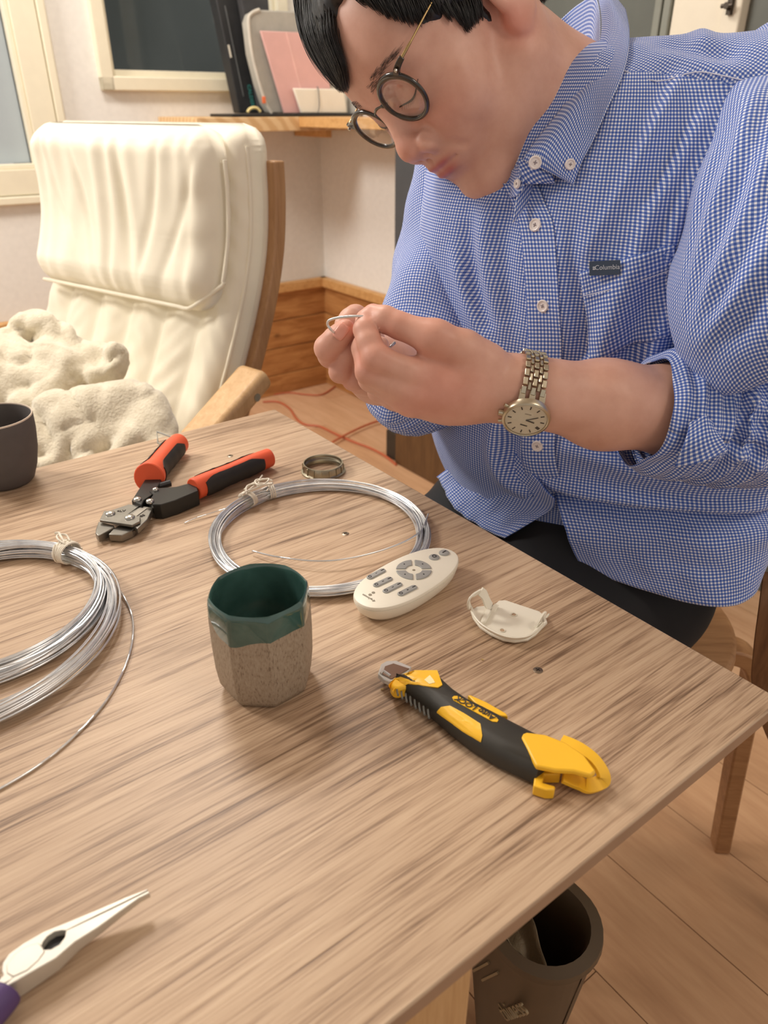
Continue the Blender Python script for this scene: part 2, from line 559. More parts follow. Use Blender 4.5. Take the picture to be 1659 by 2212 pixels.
mats_dk = plain('black_nylon', (42, 43, 45), .6, var=.12, scale=40)
o, P = leaner('instrument_case', [(438, -60), (520, -60), (556, 246), (504, 246)], .09, .05, mats_dk, '', '')
tag(o, 'tall black case leaning on the shelf in front of the window, teal lettering', 'case')
m_teal = plain('teal_print', (62, 140, 132), .6)
ax = (P[0] - P[3]).normalized(); mid = P[3] * .42 + P[2] * .58
mm = text_mesh('CALDERA', .017, .0004, 'LEFT', 0, .0004)
yy = -(E1 - ax * E1.dot(ax)).normalized()
mm.transform(frame(mid + E2 * .0505 + ax * .085, -ax, -yy, E2)); 
obj('teal_lettering', mm, m_teal, o, None)
mm = MB(); q = P[3] * .9 + P[2] * .1
mm.ribbon([q + ax * .16 + E2 * .051, q + ax * .195 + E2 * .051], [E2, E2], .006, .001); obj('white_badge', mm, m_white, o)
mm = MB(); q = P[3] * .72 + P[2] * .28
mm.tube([q + ax * .05 + E2 * .051, q + ax * .30 + E2 * .051], .0022, 6); obj('zipper', mm, plain('zip_grey', (90, 92, 92), .5), o)

o, P = leaner('dark_sleeve', [(500, -60), (565, -60), (592, 244), (556, 244)], .148, .03, plain('charcoal_felt', (64, 64, 66), .9, var=.1), '', '')
tag(o, 'charcoal fabric sleeve standing between black case and grey bag on the shelf', 'sleeve')
# soft grey bag with rounded top
mg = plain('grey_felt_bag', (176, 172, 162), .95, var=.06, scale=40, bump=.3, bscale=400)
out = [(522, 52), (528, 34), (545, 26), (640, 30), (672, 34), (700, 246), (572, 246), (560, 226), (545, 180), (530, 120)]
o, P = leaner('felt_bag', out, .185, .045, mg, '', '')
tag(o, 'soft light grey felt bag standing on the shelf behind pink folder', 'bag')
mm = MB(); mm.tube(smoothpath([p + E2 * .046 for p in (P[2], P[1], P[0], P[9], P[8], P[7], P[6])], 4), .005, 8); obj('piping', mm, plain('bag_piping', (206, 200, 188), .9), o)
mm = MB(); a = shelf_pt(570, 216, .236)
mm.box(a, (.012, .004, .020), M_LW.to_3x3()); obj('orange_tab', mm, plain('orange_tab', (240, 120, 70), .6), o, bevel=.001)
mp = plain('pink_cover', (226, 178, 172), .6, var=.03)
o, P = leaner('pink_folder', [(560, 66), (700, 72), (716, 244), (612, 244)], .245, .008, mp, '', '')
tag(o, 'pale pink folding tablet cover leaning on the shelf before the bag', 'folder')
mm = MB(); a, b = P[0] * .62 + P[1] * .38, P[3] * .55 + P[2] * .45
mm.ribbon([a + E2 * .0085, b + E2 * .0085], [E2, E2], .004, .001); obj('fold_line', mm, plain('pink_fold', (238, 196, 188), .6), o)
o, P = leaner('white_box', [(630, 190), (738, 192), (746, 244), (648, 244)], .262, .012, m_white, '', '')
tag(o, 'small white card box in front of the pink folder on the shelf', 'box')
o, P = leaner('glass_jar', [(700, 186), (738, 188), (742, 243), (702, 243)], .20, .03, plain('cream_tub', (214, 210, 196), .4), '', '')
tag(o, 'cream tub half hidden behind the white box beside the man\'s hair', 'tub')
for k, (x0, x1, d0, lab) in enumerate(((478, 618, .215, 'thin black tray at the left on the shelf under the case'), (622, 760, .222, 'thin black tray at the right on the shelf under the white box'))):
    a, b = shelf_pt(x0, 246, d0), shelf_pt(x1, 246, d0)
    sa, sb = (a - RC).dot(E1), (b - RC).dot(E1)
    m = MB(); lbox(m, M_LW, sa, sb, .13, .29, Z_SH + .0005, Z_SH + .0090)
    tag(obj('black_tray', m, m_black, None, bevel=.002), lab, 'tray', 'black trays on the shelf')
c0 = shelf_pt(548, 243, .27)
m = MB(); m.tube(smoothpath([c0 + E1 * x + UP * (Z_SH + .013 - c0.z + h) for x, h in ((-.022, 0), (-.014, .009), (0, .013), (.014, .011), (.024, .002))], 5), .0045, 8)
tag(obj('yellow_ribbon', m, plain('pale_yellow', (232, 214, 150), .7), None), 'pale yellow loop of ribbon at the foot of the grey bag', 'ribbon')
c0 = shelf_pt(690, 243, .285)
m = MB(); m.tube(smoothpath([c0 + E1 * x + UP * (Z_SH + .0025 - c0.z + h) + E2 * y for x, h, y in ((-.006, .008, 0), (.0, .03, 0), (.002, .07, -.004), (.002, .085, -.01))], 6), .0020, 6)
tag(obj('charging_cable', m, plain('grey_cable', (110, 108, 104), .5), None), 'thin grey cable rising in front of the white box on shelf', 'cable')

# ------------------------------------------------------------------ brown cabinet with dark screen, behind the man
m_cab = wood('brown_cabinet_wood', (112, 82, 50), (96, 68, 40), (76, 52, 30), 'Z', 2.0, .5, .1)
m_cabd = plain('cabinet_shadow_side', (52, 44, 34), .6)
r = tag(empty('low_cabinet', RW(1.1, 0, .1)), 'brown wooden cabinet on the floor behind the man, left end dark', 'cabinet')
m = MB(); lbox(m, M_RW, .862, 1.12, .03, .293, .0, .50); obj('cabinet_body', m, m_cab, r, world=True, bevel=.002)
for z0, z1 in ((.0, .10), (.105, .24), (.245, .37), (.375, .50)):
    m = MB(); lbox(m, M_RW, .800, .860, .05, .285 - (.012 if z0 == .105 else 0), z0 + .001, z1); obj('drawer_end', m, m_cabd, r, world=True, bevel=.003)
m = MB(); lbox(m, M_RW, 1.122, 1.5, .04, .20, .0, .52)
tag(obj('dark_gap_block', m, plain('black_matte', (22, 19, 20), .8), None, bevel=.006), 'added black block for the dark gap right of the brown cabinet', 'box')  # black block put in for the dark gap beside the cabinet
r = tag(empty('flat_screen', RW(1.1, .5, .2)), 'dark grey flat screen standing on the brown cabinet behind the man', 'screen')
m = MB(); lbox(m, M_RW, .845, 1.46, .262, .290, .512, .995); obj('screen_panel', m, plain('screen_grey', (66, 68, 72), .35, var=.06), r, world=True, bevel=.004)
m = MB(); lbox(m, M_RW, .95, 1.1, .20, .285, .5005, .512); obj('screen_foot', m, m_black, r, world=True, bevel=.002)

# ------------------------------------------------------------------ orange cords on the floor
m_cord = plain('orange_cord', (186, 96, 62), .55)


def cord(pts, r, label, z=.0045):
    P = [at(x, y, z) for x, y in pts]
    m = MB(); m.tube(smoothpath(P, 8), r, 6)
    tag(obj('power_cord', m, m_cord, None), label, 'cord', 'orange cords on the floor')


cord([(568, 868), (600, 868), (625, 882), (641, 905), (660, 917), (690, 921), (720, 935), (760, 953), (800, 968), (832, 985), (856, 1004)], .0042, 'long orange cord curving across the floor from the armchair')
cord([(718, 955), (745, 940), (780, 923), (812, 911), (836, 905), (860, 890)], .0042, 'short orange cord crossing the long one beside the cabinet', .0145)
cord([(592, 852), (625, 848), (660, 852), (695, 852), (722, 836), (735, 826)], .0032, 'thin cord lying along the wall below the pine boards')
# ================================================================== table
TP0 = at(1690, 1512, TABLE_Z)
TA = math.radians(37.0)
TX = Vector((math.cos(TA), math.sin(TA), 0)); TY = Vector((-math.sin(TA), math.cos(TA), 0))
t = NT('grey_brown_woodgrain')
co = t.coord('Object', (7, 190, 190)); g1 = t.noise(co, 1.0, 5, .62, .35)
g2 = t.noise(t.coord('Object', (16, 620, 620), loc=(3, 1, 0)), 1.0, 3, .6, .2)
g3 = t.noise(t.coord('Object', (2.2, 16, 16), loc=(9, 4, 0)), 1.0, 4, .6, .6)
patch = t.noise(t.coord('Object', (3.0, 9, 9), loc=(1, 7, 2)), 1.0, 3, .5, .3)
f = t.math('ADD', t.math('ADD', t.math('MULTIPLY', g1, .40), t.math('MULTIPLY', g2, .36)), t.math('MULTIPLY', g3, .28))
basec = t.ramp(f, [(.40, srgb(118, 93, 72)), (.465, srgb(164, 136, 110)), (.53, srgb(192, 164, 136)), (.64, srgb(207, 181, 152))])
tint = t.ramp(patch, [(.35, (.93, .91, .90)), (.65, (1.04, 1.03, 1.02))])
t.set(col=t.mix(1.0, basec, tint, 'MULTIPLY'), rough=.42, spec=.45)
t.bump(t.math('ADD', t.math('MULTIPLY', g1, .6), t.math('MULTIPLY', g2, .5)), .45, .0006)
m_table = t.m
m_edge = plain('table_edge_band', (158, 126, 100), .55, var=.06, scale=25)
tab = tag(empty('table', TP0 - Vector((0, 0, 0)), TA), 'grey brown woodgrain table covered with wire coils and hand tools', 'table')
TW = .705; TL = 1.34
m = MB(); m.box((-TL / 2, TW / 2, -.0013), (TL, TW, .0026)); top = obj('tabletop', m, m_table, tab, 30, bevel=.0012)
m = MB(); m.box((-TL / 2, TW / 2, -.0085), (TL - .001, TW - .001, .0115)); obj('edge_band', m, m_edge, tab, 30, bevel=.001)
m_leg = wood('pale_beech_leg', (206, 166, 118), (192, 150, 102), (172, 130, 84), 'Z', 3, .5, .05)
lp = at(995, 2160, TABLE_Z - .03)
M_T = frame(TP0, TX, TY, UP)
ll = M_T.inverted() @ lp
for x, y in ((ll.x - .012, ll.y + .03), (ll.x - .012, TW - .05), (-TL + .06, .05), (-TL + .06, TW - .05)):
    m = MB(); m.box((x, y, -.014 - .343), (.05, .05, .684)); obj('leg', m, m_leg, tab, 30, bevel=.003)
m_screw = plain('screw_metal', (150, 136, 118), .35, .9)
m_dark = plain('dark_recess', (46, 34, 26), .8)
for x, y in ((746, 1153), (1162, 1448), (497, 985)):
    p = M_T.inverted() @ at(x, y, TABLE_Z)
    m = MB(); m.lathe([(.0001, .0006), (.0026, .0006), (.0036, .0002), (.0037, -.002)], 20, (p.x, p.y, 0)); s = obj('screw', m, m_screw, tab)
    m = MB(); a = rnd.random() * 2
    for k in (0, PI / 2): m.box((p.x, p.y, .0005), (.0038, .0008, .0006), Matrix.Rotation(a + k, 3, 'Z'))
    obj('cross_slot', m, m_dark, s, 30)


def slab(mb, px, z, th, zz=None, inn=0.0):   # outline given by picture points lying on the plane z above the table top
    P = [at(x, y, TABLE_Z + (z if zz is None else zz[i])) for i, (x, y) in enumerate(px)]
    c = sum(P, Vector()) / len(P)
    R = [[p - UP * th for p in P], [p - UP * inn for p in P]]
    if inn: R.append([p + (c - p).normalized() * inn for p in P])
    return mb.rings(R, True, True, True)


# ------------------------------------------------------------------ green and stone cup
t = NT('glazed_stoneware')
tc = t.coord(); sp = t.new('ShaderNodeSeparateXYZ'); t.link(tc, sp.inputs[0])
nz = t.noise(tc, 34, 1); line = t.math('ADD', sp.outputs[2], t.math('MULTIPLY', t.math('SUBTRACT', nz, .5), .030))
inside = t.math('LESS_THAN', t.math('SQRT', t.math('ADD', t.math('POWER', sp.outputs[0], 2), t.math('POWER', sp.outputs[1], 2))), t.math('ADD', .0262, t.math('MULTIPLY', t.math('GREATER_THAN', sp.outputs[2], .012), .0043)))
msk = t.math('MAXIMUM', t.math('SMOOTHSTEP', .0488, .0498, line) if False else t.math('GREATER_THAN', line, .0600), inside)
speck = t.ramp(t.noise(t.coord('Object', (900, 900, 300)), 1, 3, .6), [(.30, srgb(112, 92, 74)), (.42, srgb(152, 134, 114)), (.7, srgb(168, 152, 132))])
teal = t.ramp(t.noise(tc, 50, 3), [(.3, srgb(52, 82, 76)), (.7, srgb(68, 100, 93))])
t.set(col=t.mix(msk, speck, teal), rough=t.math('SUBTRACT', .62, t.math('MULTIPLY', msk, .54)), coat=t.math('MULTIPLY', msk, .6), coat_r=.05)
m_cup = t.m
CC = Vector((-.0838, .4085, TABLE_Z)); H = .0785
ang0 = math.atan2(-CC.y, -CC.x)
prof = [(.0265, .0), (.0300, .0012), (.0322, .006), (.0338, .02), (.0343, .04), (.0342, .06), (.0338, .073), (.0332, .0775), (.0322, .0785), (.0312, .0775), (.0306, .074), (.0300, .06), (.0298, .03), (.0285, .009), (.022, .0055), (.0001, .005)]
R = []
for i, (r, z) in enumerate(prof):
    k = .92 if i < 6 else (.7, .5, .35, .25, .15)[min(i - 6, 4)] if i < 11 else 0
    ring = []
    for j in range(96):
        a = 2 * PI * j / 96
        d = (a - ang0 - math.radians(7) + PI / 8) % (PI / 4) - PI / 8          # facet edges every 45 degrees
        q = math.cos(PI / 8) / math.cos(PI / 8 - abs(d)) if False else 1.0 / math.cos(PI / 8 - abs(d)) * math.cos(PI / 8)
        rr = r * ((1 - k) + k * q * 1.02)
        ring.append(Vector((rr * math.cos(a), rr * math.sin(a), z)))
    R.append(ring)
m = MB(); m.rings(R, True, True, True)
o = obj('ceramic_cup', m, m_cup, None, 60); o.location = CC
tag(o, 'faceted ceramic cup with teal glazed rim over speckled brown body', 'cup')

# ------------------------------------------------------------------ dark grey cup at the left edge
DC = Vector((-.4125, .7285, TABLE_Z))
m = MB(); m.lathe([(.0001, 0), (.024, 0), (.0285, .004), (.034, .018), (.0385, .038), (.0408, .058), (.0412, .0745), (.0408, .0758), (.0398, .0758), (.0392, .0745), (.0385, .055), (.035, .025), (.028, .008), (.0001, .006)], 64)
o = obj('grey_cup', m, plain('matte_grey_clay', (88, 82, 80), .8, var=.06, scale=60, bump=.1, bscale=500), None, 60)
m2 = MB(); m2.lathe([(.0411, .0748), (.0407, .0764), (.0399, .0764), (.0394, .0748)], 64)
rim = obj('pale_rim', m2, plain('bare_clay_rim', (214, 196, 178), .5), o, 60)
o.location = DC; tag(o, 'matte dark grey cup with a pale rim at the table\'s left side', 'cup')

# ------------------------------------------------------------------ wire coils
t = NT('galvanised_wire'); co = t.coord()
t.set(col=t.ramp(t.noise(co, 60, 3), [(.3, srgb(206, 208, 212)), (.7, srgb(240, 240, 240))]), metal=.75, rough=.30)
m_wire = t.m
m_twine = plain('white_twine', (234, 226, 210), .85, var=.05, scale=300)


def coil(Tpx, direction, radii, wr, height, seed, label, name, loose=None, tail=None):
    rg = random.Random(seed)
    T = at(Tpx[0], Tpx[1], TABLE_Z); d = Vector((direction[0], direction[1], 0)).normalized()
    root = tag(empty(name, T), label, 'wire coil')
    n = len(radii); path = []; seg = 90
    slots = []
    for k in range(n):
        slots.append((rg.uniform(-1, 1), rg.random()))
    r_mean = sum(radii) / n
    order = list(range(n))
    for k in range(n):
        for i in range(seg):
            u = i / seg; k2 = (k + 1) % n
            w = u
            r = radii[k] * (1 - w) + radii[k2] * w
            o1 = slots[k][0] * (1 - w) + slots[k2][0] * w
            o2 = slots[k][1] * (1 - w) + slots[k2][1] * w
            a = 2 * PI * u
            away = (1 - math.cos(a)) / 2
            off = o1 * .0048
            c = T + d * (r)
            b = math.atan2(-d.y, -d.x) + a
            rr = r + off * (.8 + .3 * away) + .0009 * math.sin(3 * a + k)
            z = wr + height * o2 * (1.0 - .35 * away) + .0006 * math.sin(2 * a + 2.3 * k)
            p = c + Vector((math.cos(b), math.sin(b), 0)) * rr
            path.append(Vector((p.x, p.y, TABLE_Z + max(z, wr))))
    m = MB(); m.tube(path, wr, 6); obj('wire', m, m_wire, root, 60, True)
    if loose:
        m = MB(); m.tube(smoothpath([at(x, y, TABLE_Z + h) for x, y, h in loose], 10), wr, 6); obj('loose_wire', m, m_wire, root, 60, True)
    if tail:
        m = MB(); m.tube(smoothpath([at(x, y, TABLE_Z + h) for x, y, h in tail], 8), wr * .6, 6); obj('wire_end', m, m_wire, root, 60, True)
    return root, T, d


def twine_wraps(mb, c, tang, a, b, n, step, r, ph=0.0, up=.0):
    tang = Vector(tang).normalized(); side = UP.cross(tang)
    P = []
    for i in range(n * 20 + 1):
        q = 2 * PI * i / 20 + ph
        P.append(c + tang * (step * (i / 20 - n / 2)) + side * a * math.cos(q) + UP * (b * math.sin(q) + up))
    return mb.tube(P, r, 6)


rg = random.Random(3)
rad = sorted([rg.uniform(.0945, .1020) for _ in range(34)], key=lambda v: rg.random())
root, T, d = coil((566, 1083), (.0695, -.0755), rad, .00082, .0115, 11, 'wide oval coil of silver wire with white tie lying behind the teal cup', 'wire_coil',
                  loose=[(545, 1190, .004), (600, 1203, .006), (690, 1212, .008), (770, 1203, .008), (850, 1180, .008), (905, 1150, .008), (925, 1110, .009)],
                  tail=[(398, 1130, .001), (420, 1120, .002), (460, 1107, .003), (520, 1088, .006)])
tg = Vector((-d.y, d.x, 0)); sd = d
m = MB(); cz = T + UP * .0086
for k, (off, stp) in enumerate(((-.016, .0016), (.0125, .0022))):
    twine_wraps(m, cz + tg * off, tg + sd * (.35 if k else -.35), .0098, .0075, 4 if k == 0 else 3, stp, .0008, 1.0 * k, .0)
P0 = cz + UP * .0085


def loop(mb, pts, r=.00085): mb.tube(smoothpath([P0 + tg * a + sd * b + UP * c for a, b, c in pts], 7), r, 6)


loop(m, [(-.018, -.002, .0), (-.010, .006, .004), (.002, .007, .006), (.010, .001, .006), (.004, -.006, .004), (-.006, -.008, .002), (-.016, -.006, 0)])
loop(m, [(.012, .004, .001), (.004, .010, .005), (-.006, .004, .006), (.0, -.009, .004), (.010, -.010, .002), (.016, -.002, .001)])
loop(m, [(-.020, .004, 0), (-.012, -.006, .003), (.000, -.002, .003), (.006, .008, .003), (-.002, .014, .001)])
loop(m, [(-.004, .000, .002), (.006, -.010, .003), (.012, -.014, .004)])
loop(m, [(-.006, -.003, .002), (-.020, .002, .001), (-.026, .000, -.002)])
obj('twine_tie', m, m_twine, root, 60, True)

rad = [rg.uniform(.0815, .0930) for _ in range(30)] + [rg.uniform(.1130, .1250) for _ in range(22)]
root, T, d = coil((150, 1214), (-.40, -.915), rad, .00092, .0150, 5, 'thick loose coil of silver wire tied with twine, cut off by the left edge', 'wire_coil',
                  loose=[(150, 1190, .012), (205, 1212, .009), (250, 1262, .005), (282, 1320, .002), (287, 1375, .0012), (270, 1440, .0012), (225, 1520, .0012), (150, 1600, .0012), (70, 1662, .0012), (-30, 1720, .0012)],
                  tail=[(150, 1184, .014), (175, 1192, .014), (200, 1205, .012), (228, 1226, .008), (241, 1240, .006)])
tg = Vector((-d.y, d.x, 0)); sd = d
m = MB(); cz = T + UP * .0108; P0 = cz + UP * .009
twine_wraps(m, cz, tg + sd * .1, .0112, .0092, 6, .0019, .0010)
twine_wraps(m, cz - tg * .004, tg - sd * .3, .0116, .0096, 3, .0024, .0010, 2.0)
loop(m, [(.0, .0, .001), (-.008, -.004, .003), (-.014, -.008, .003), (-.017, -.006, .003)], .0011)
loop(m, [(.002, -.004, .001), (-.006, -.008, .003), (-.012, -.004, .003), (-.006, .001, .003), (.002, .002, .001)], .0009)
obj('twine_tie', m, m_twine, root, 60, True)

# ------------------------------------------------------------------ threaded metal ring
m_nickel = plain('dull_nickel', (168, 160, 140), .35, 1.0, var=.06, scale=80)
RCN = (at(651, 1018, TABLE_Z) + at(746, 1018, TABLE_Z)) / 2
r = tag(empty('metal_ring', RCN), 'dull metal threaded ring standing between bolt cutter and wire coil', 'ring')
m = MB(); m.lathe([(.0205, 0), (.0248, 0), (.0249, .0018), (.0236, .0022), (.0228, .0028), (.0224, .0105), (.0221, .0112), (.0211, .0112), (.0208, .0105), (.0207, .0085), (.0213, .008), (.0207, .0068), (.0213, .006), (.0205, .005), (.0205, .0)], 64)
obj('ring_body', m, m_nickel, r, 40)
for k in range(16):
    a = 2 * PI * k / 16; m = MB(); m.box((.0227 * math.cos(a), .0227 * math.sin(a), .0060), (.0016, .0011, .0078), Matrix.Rotation(a, 3, 'Z')); obj('grip_rib', m, m_nickel, r, 30)

# ------------------------------------------------------------------ bolt cutter
m_or = plain('orange_rubber', (232, 92, 52), .5, var=.03)
m_grip = plain('black_rubber_grip', (40, 38, 36), .6, var=.08, scale=80)
m_blk = plain('black_steel', (48, 47, 44), .42, .5, var=.06)
m_jaw = plain('grey_steel', (140, 136, 128), .38, .9, var=.1, scale=90)
r = tag(empty('bolt_cutter', at(310, 1080, TABLE_Z)), 'small open bolt cutter with orange and black handles on the table', 'bolt cutter')


def handle(pts, rad, aw, flat, aspan):
    P = smoothpath([at(x, y, TABLE_Z + h) for x, y, h in pts], 6)
    n = len(P); rr = [np.interp(i / (n - 1), [k / (len(rad) - 1) for k in range(len(rad))], rad) for i in range(n)]
    T = [(P[min(i + 1, n - 1)] - P[max(i - 1, 0)]).normalized() for i in range(n)]

    def ring(i, a0, a1, nn, g, full):
        side = T[i].cross(UP).normalized(); up = side.cross(T[i])
        return [P[i] + side * math.cos(a) * (rr[i] + g) * aw + up * math.sin(a) * (rr[i] + g) * flat for a in [a0 + (a1 - a0) * k / (nn if full else nn - 1) for k in range(nn)]]
    m = MB(); m.rings([ring(i, 0, 2 * PI, 24, 0, True) for i in range(n)], True, True, True)
    hd = obj('handle', m, m_or, r, 50, True, bevel=.0015)
    for a0, a1 in aspan:
        m = MB(); Rg = []
        i0, i1 = int(n * .14), int(n * .86)
        for i in range(i0, i1):
            u = (i - i0) / (i1 - i0 - 1); sh = .55 + .45 * math.sin(PI * min(1, u * 4 + .12) / 2) if u < .22 else (.5 + .5 * min(1, (1 - u) * 5 + .1))
            mid = (a0 + a1) / 2; hw = (a1 - a0) / 2 * min(sh, 1)
            rib = .0004 if (i % 4 == 0 and .2 < u < .8) else .0
            o_ = ring(i, mid - hw, mid + hw, 12, .0010 + rib, False); inn = ring(i, mid - hw, mid + hw, 12, -.001, False)
            Rg.append(o_ + inn[::-1])
        m.rings(Rg, True, True, True); obj('black_grip', m, m_grip, hd, 40, True)
    return hd


handle([(418, 1057, .0128), (455, 1041, .0125), (500, 1022, .0125), (545, 1003, .0125), (583, 988, .0122)], [.0112, .0108, .0100, .0104, .0100], 1.0, 1.08, [(-1.1, 1.0), (2.1, 3.4)])
handle([(322, 1033, .0176), (338, 1012, .0138), (356, 990, .0138), (372, 972, .0138), (388, 957, .0130)], [.0155, .0118, .0118, .0118, .0110], 1.05, 1.1, [(-1.25, .85), (2.1, 3.6)])
m = MB(); slab(m, [(318, 1028), (346, 1018), (348, 1040), (341, 1050), (332, 1066), (311, 1080), (306, 1090), (284, 1081)], .0160, .012); obj('handle_plate', m, m_blk, r, 30, True, bevel=.0008)
m = MB(); slab(m, [(340, 1054), (381, 1051), (422, 1040), (428, 1060), (380, 1080), (347, 1090), (330, 1089), (320, 1083), (331, 1068), (322, 1060)], .0172, .0162); obj('handle_plate', m, m_blk, r, 30, True, bevel=.0008)
m = MB(); slab(m, [(278, 1089), (304, 1091), (272, 1114), (262, 1124), (222, 1108)], .0125, .006); obj('blade_arm', m, m_jaw, r, 30, True, bevel=.0006)
m = MB(); slab(m, [(305, 1093), (331, 1096), (318, 1122), (297, 1142), (270, 1122), (279, 1109)], .0120, .006); obj('blade_arm', m, m_jaw, r, 30, True, bevel=.0006)
m = MB(); slab(m, [(303, 1096), (317, 1098), (290, 1118), (278, 1116)], .0127, .004); obj('slot_bar', m, plain('light_steel', (176, 170, 160), .35, .9), r, 30, True)
m = MB(); slab(m, [(215, 1123), (225, 1103), (262, 1106), (303, 1116), (302, 1126), (285, 1134)], .0150, .0028); obj('cover_plate', m, m_jaw, r, 30, True, bevel=.0005)
m = MB(); slab(m, [(213, 1126), (246, 1134), (247, 1139), (212, 1157), (206, 1151), (207, 1143)], .0105, .0075); obj('jaw', m, m_jaw, r, 30, True, bevel=.0007)
m = MB(); slab(m, [(234, 1154), (247, 1140), (258, 1134), (288, 1136), (303, 1126), (285, 1146), (262, 1156)], .0092, .0075); obj('jaw', m, m_jaw, r, 30, True, bevel=.0007)
for x, y, z, rr in ((297, 1079, .0165, .0042), (324, 1083, .0178, .0040), (336, 1058, .0178, .0032), (238, 1110, .0152, .0048), (280, 1118, .0152, .0048)):
    p = at(x, y, TABLE_Z + z); m = MB(); m.lathe([(rr, -.001), (rr, .0008), (rr * .8, .0018), (rr * .4, .0024), (.0001, .0026)], 20, p); obj('rivet', m, m_steel, r, 50, True)
m = MB(); p = at(352, 1048, TABLE_Z + .012); m.tube([p - TX * .006, p + TX * .008], .0038, 12); obj('stop_pin', m, m_black, r, 40, True)
m = MB(); m.tube([at(x, y, TABLE_Z + h) for x, y, h in ((378, 947, .019), (339, 933, .016), (341, 957, .012), (366, 966, .014))], .0012, 8); obj('wire_latch', m, m_steel, r, 40, True)
for body, x, y, z, rot in (('SLV', 262, 1104, .0126, .2), ('85', 308, 1114, .0121, .9)):
    M = frame(at(x, y, TABLE_Z + z + .0001), Vector((math.cos(rot), math.sin(rot), 0)), Vector((-math.sin(rot), math.cos(rot), 0)), UP)
    text('stamped_mark', body, .0052, M, m_dark, r, .0001, 0, .0001, world=True)

# ------------------------------------------------------------------ needle nose pliers, lower left
m_pl = plain('satin_nickel', (214, 208, 196), .42, .55, var=.05, scale=60)
r = tag(empty('needle_nose_pliers', at(110, 2030, TABLE_Z)), 'needle nose pliers with purple handles at the lower left corner of table', 'pliers')
hole = [(142, 2010), (134, 2009), (118, 2012), (102, 2022), (92, 2035), (88, 2047)]
hole2 = [(142, 2010), (140, 2024), (128, 2040), (110, 2050), (96, 2051), (88, 2047)]
up = [(319, 1920)] + [(270, 1939), (215, 1963), (150, 1990), (95, 2012), (50, 2038), (20, 2060), (6, 2080), (4, 2098), (8, 2106), (-6, 2120), (-8, 2132), (20, 2118), (50, 2092), (70, 2068), (88, 2047)] + hole[::-1][1:] + [(200, 1981), (260, 1952), (318, 1923)]
lo = [(320, 1924)] + [(262, 1953), (202, 1982)] + hole2 + [(70, 2068), (48, 2092), (18, 2120), (-2, 2132), (-6, 2140), (12, 2132), (40, 2116), (78, 2094), (120, 2070), (162, 2034), (210, 2004), (260, 1968), (300, 1940), (324, 1928)]
for P in (up, lo):
    m = MB(); tops = [at(x, y, TABLE_Z + .0135) for x, y in P]
    ths = [float(np.interp(x, [0, 110, 320], [.0128, .0115, .0042])) for x, y in P]
    cl = [float(np.interp(x, [0, 110, 320], [0, .12, .35])) for x, y in P]
    mid = [at(x, float(np.interp(x, [-10, 88, 142, 320], [2136, 2047, 2010, 1923])), TABLE_Z + .0135) for x, y in P]
    m.rings([[t_.lerp(c_, k) - UP * h for t_, c_, k, h in zip(tops, mid, cl, ths)], [t_ - UP * h * .5 for t_, h in zip(tops, ths)], tops], True, True, True)
    obj('jaw', m, m_pl, r, 35, True, bevel=.0004)
m = MB(); slab(m, [(91, 2045), (84, 2036), (60, 2042), (32, 2060), (14, 2084), (14, 2102), (28, 2110), (58, 2096), (82, 2075), (97, 2055)], .0139, .0016); obj('pivot_plate', m, m_pl, r, 30, True, bevel=.0004)
m = MB(); slab(m, [(144, 2009), (116, 2012), (90, 2034), (86, 2048), (98, 2053), (130, 2042)], .0095, .006); obj('jaw_gap_shade', m, m_black, r, 30, True)  # black fill painted in for the darkness inside the jaw hole
m_pur = plain('purple_grip', (84, 60, 112), .55, var=.05)
m = MB(); m.tube(smoothpath([at(x, y, TABLE_Z + .0095) for x, y in ((14, 2140), (0, 2160), (-30, 2195), (-70, 2240))], 6), [.0065, .0072, .0078, .008, .008, .008, .008, .008, .008, .008, .008, .008, .008, .008, .008, .008, .008, .008, .008], 14)
obj('handle', m, m_pur, r, 60, True)
m = MB(); m.tube(smoothpath([at(x, y, TABLE_Z + .0095) for x, y in ((-6, 2098), (-30, 2112), (-70, 2130), (-130, 2150))], 6), .0072, 14)
obj('handle', m, m_pur, r, 60, True)

# ------------------------------------------------------------------ remote control
RZ = TABLE_Z + .0185
rc = (at(800, 1287, RZ) + at(950, 1199, RZ)) / 2
fx = (at(950, 1199, RZ) - at(800, 1287, RZ)); fx.z = 0; fx.normalize(); fy = Vector((-fx.y, fx.x, 0))
rc = Vector((.0205, .5155, TABLE_Z))
r = tag(empty('remote_control', M=frame(rc, fx, fy, UP)), 'oval white remote control with grey buttons in front of the wire coil', 'remote control')
Mi = frame(rc, fx, fy, UP).inverted()


def egg(L, Wd, n=64, p=2.25, skew=.06):
    out = []
    for k in range(n):
        a = 2 * PI * k / n; c, s = math.cos(a), math.sin(a)
        x = L / 2 * math.copysign(abs(c) ** (2 / p), c); y = Wd / 2 * math.copysign(abs(s) ** (2 / p), s) * (1 - skew * c)
        out.append((x, y))
    return out


def eggring(L, Wd, z): return [Vector((x, y, z)) for x, y in egg(L, Wd)]


m = MB(); m.rings([eggring(.085, .032, .0), eggring(.096, .040, .0012), eggring(.106, .0475, .006), eggring(.1115, .0512, .0125), eggring(.1125, .0520, .0150)], True, True, True); obj('lower_shell', m, m_white, r, 40)
m = MB(); m.rings([eggring(.1120, .0514, .0152), eggring(.1125, .0519, .0168), eggring(.1112, .0508, .0180), eggring(.1075, .047, .0186), eggring(.06, .02, .0188)], True, True, True); obj('upper_shell', m, m_white, r, 40)
m_btn = plain('grey_button', (160, 160, 158), .5, var=.02)
m_mark = plain('button_print', (44, 44, 46), .6, var=0)


def loc(px, py, z=.0195):
    p = Mi @ at(px, py, TABLE_Z + z); return p


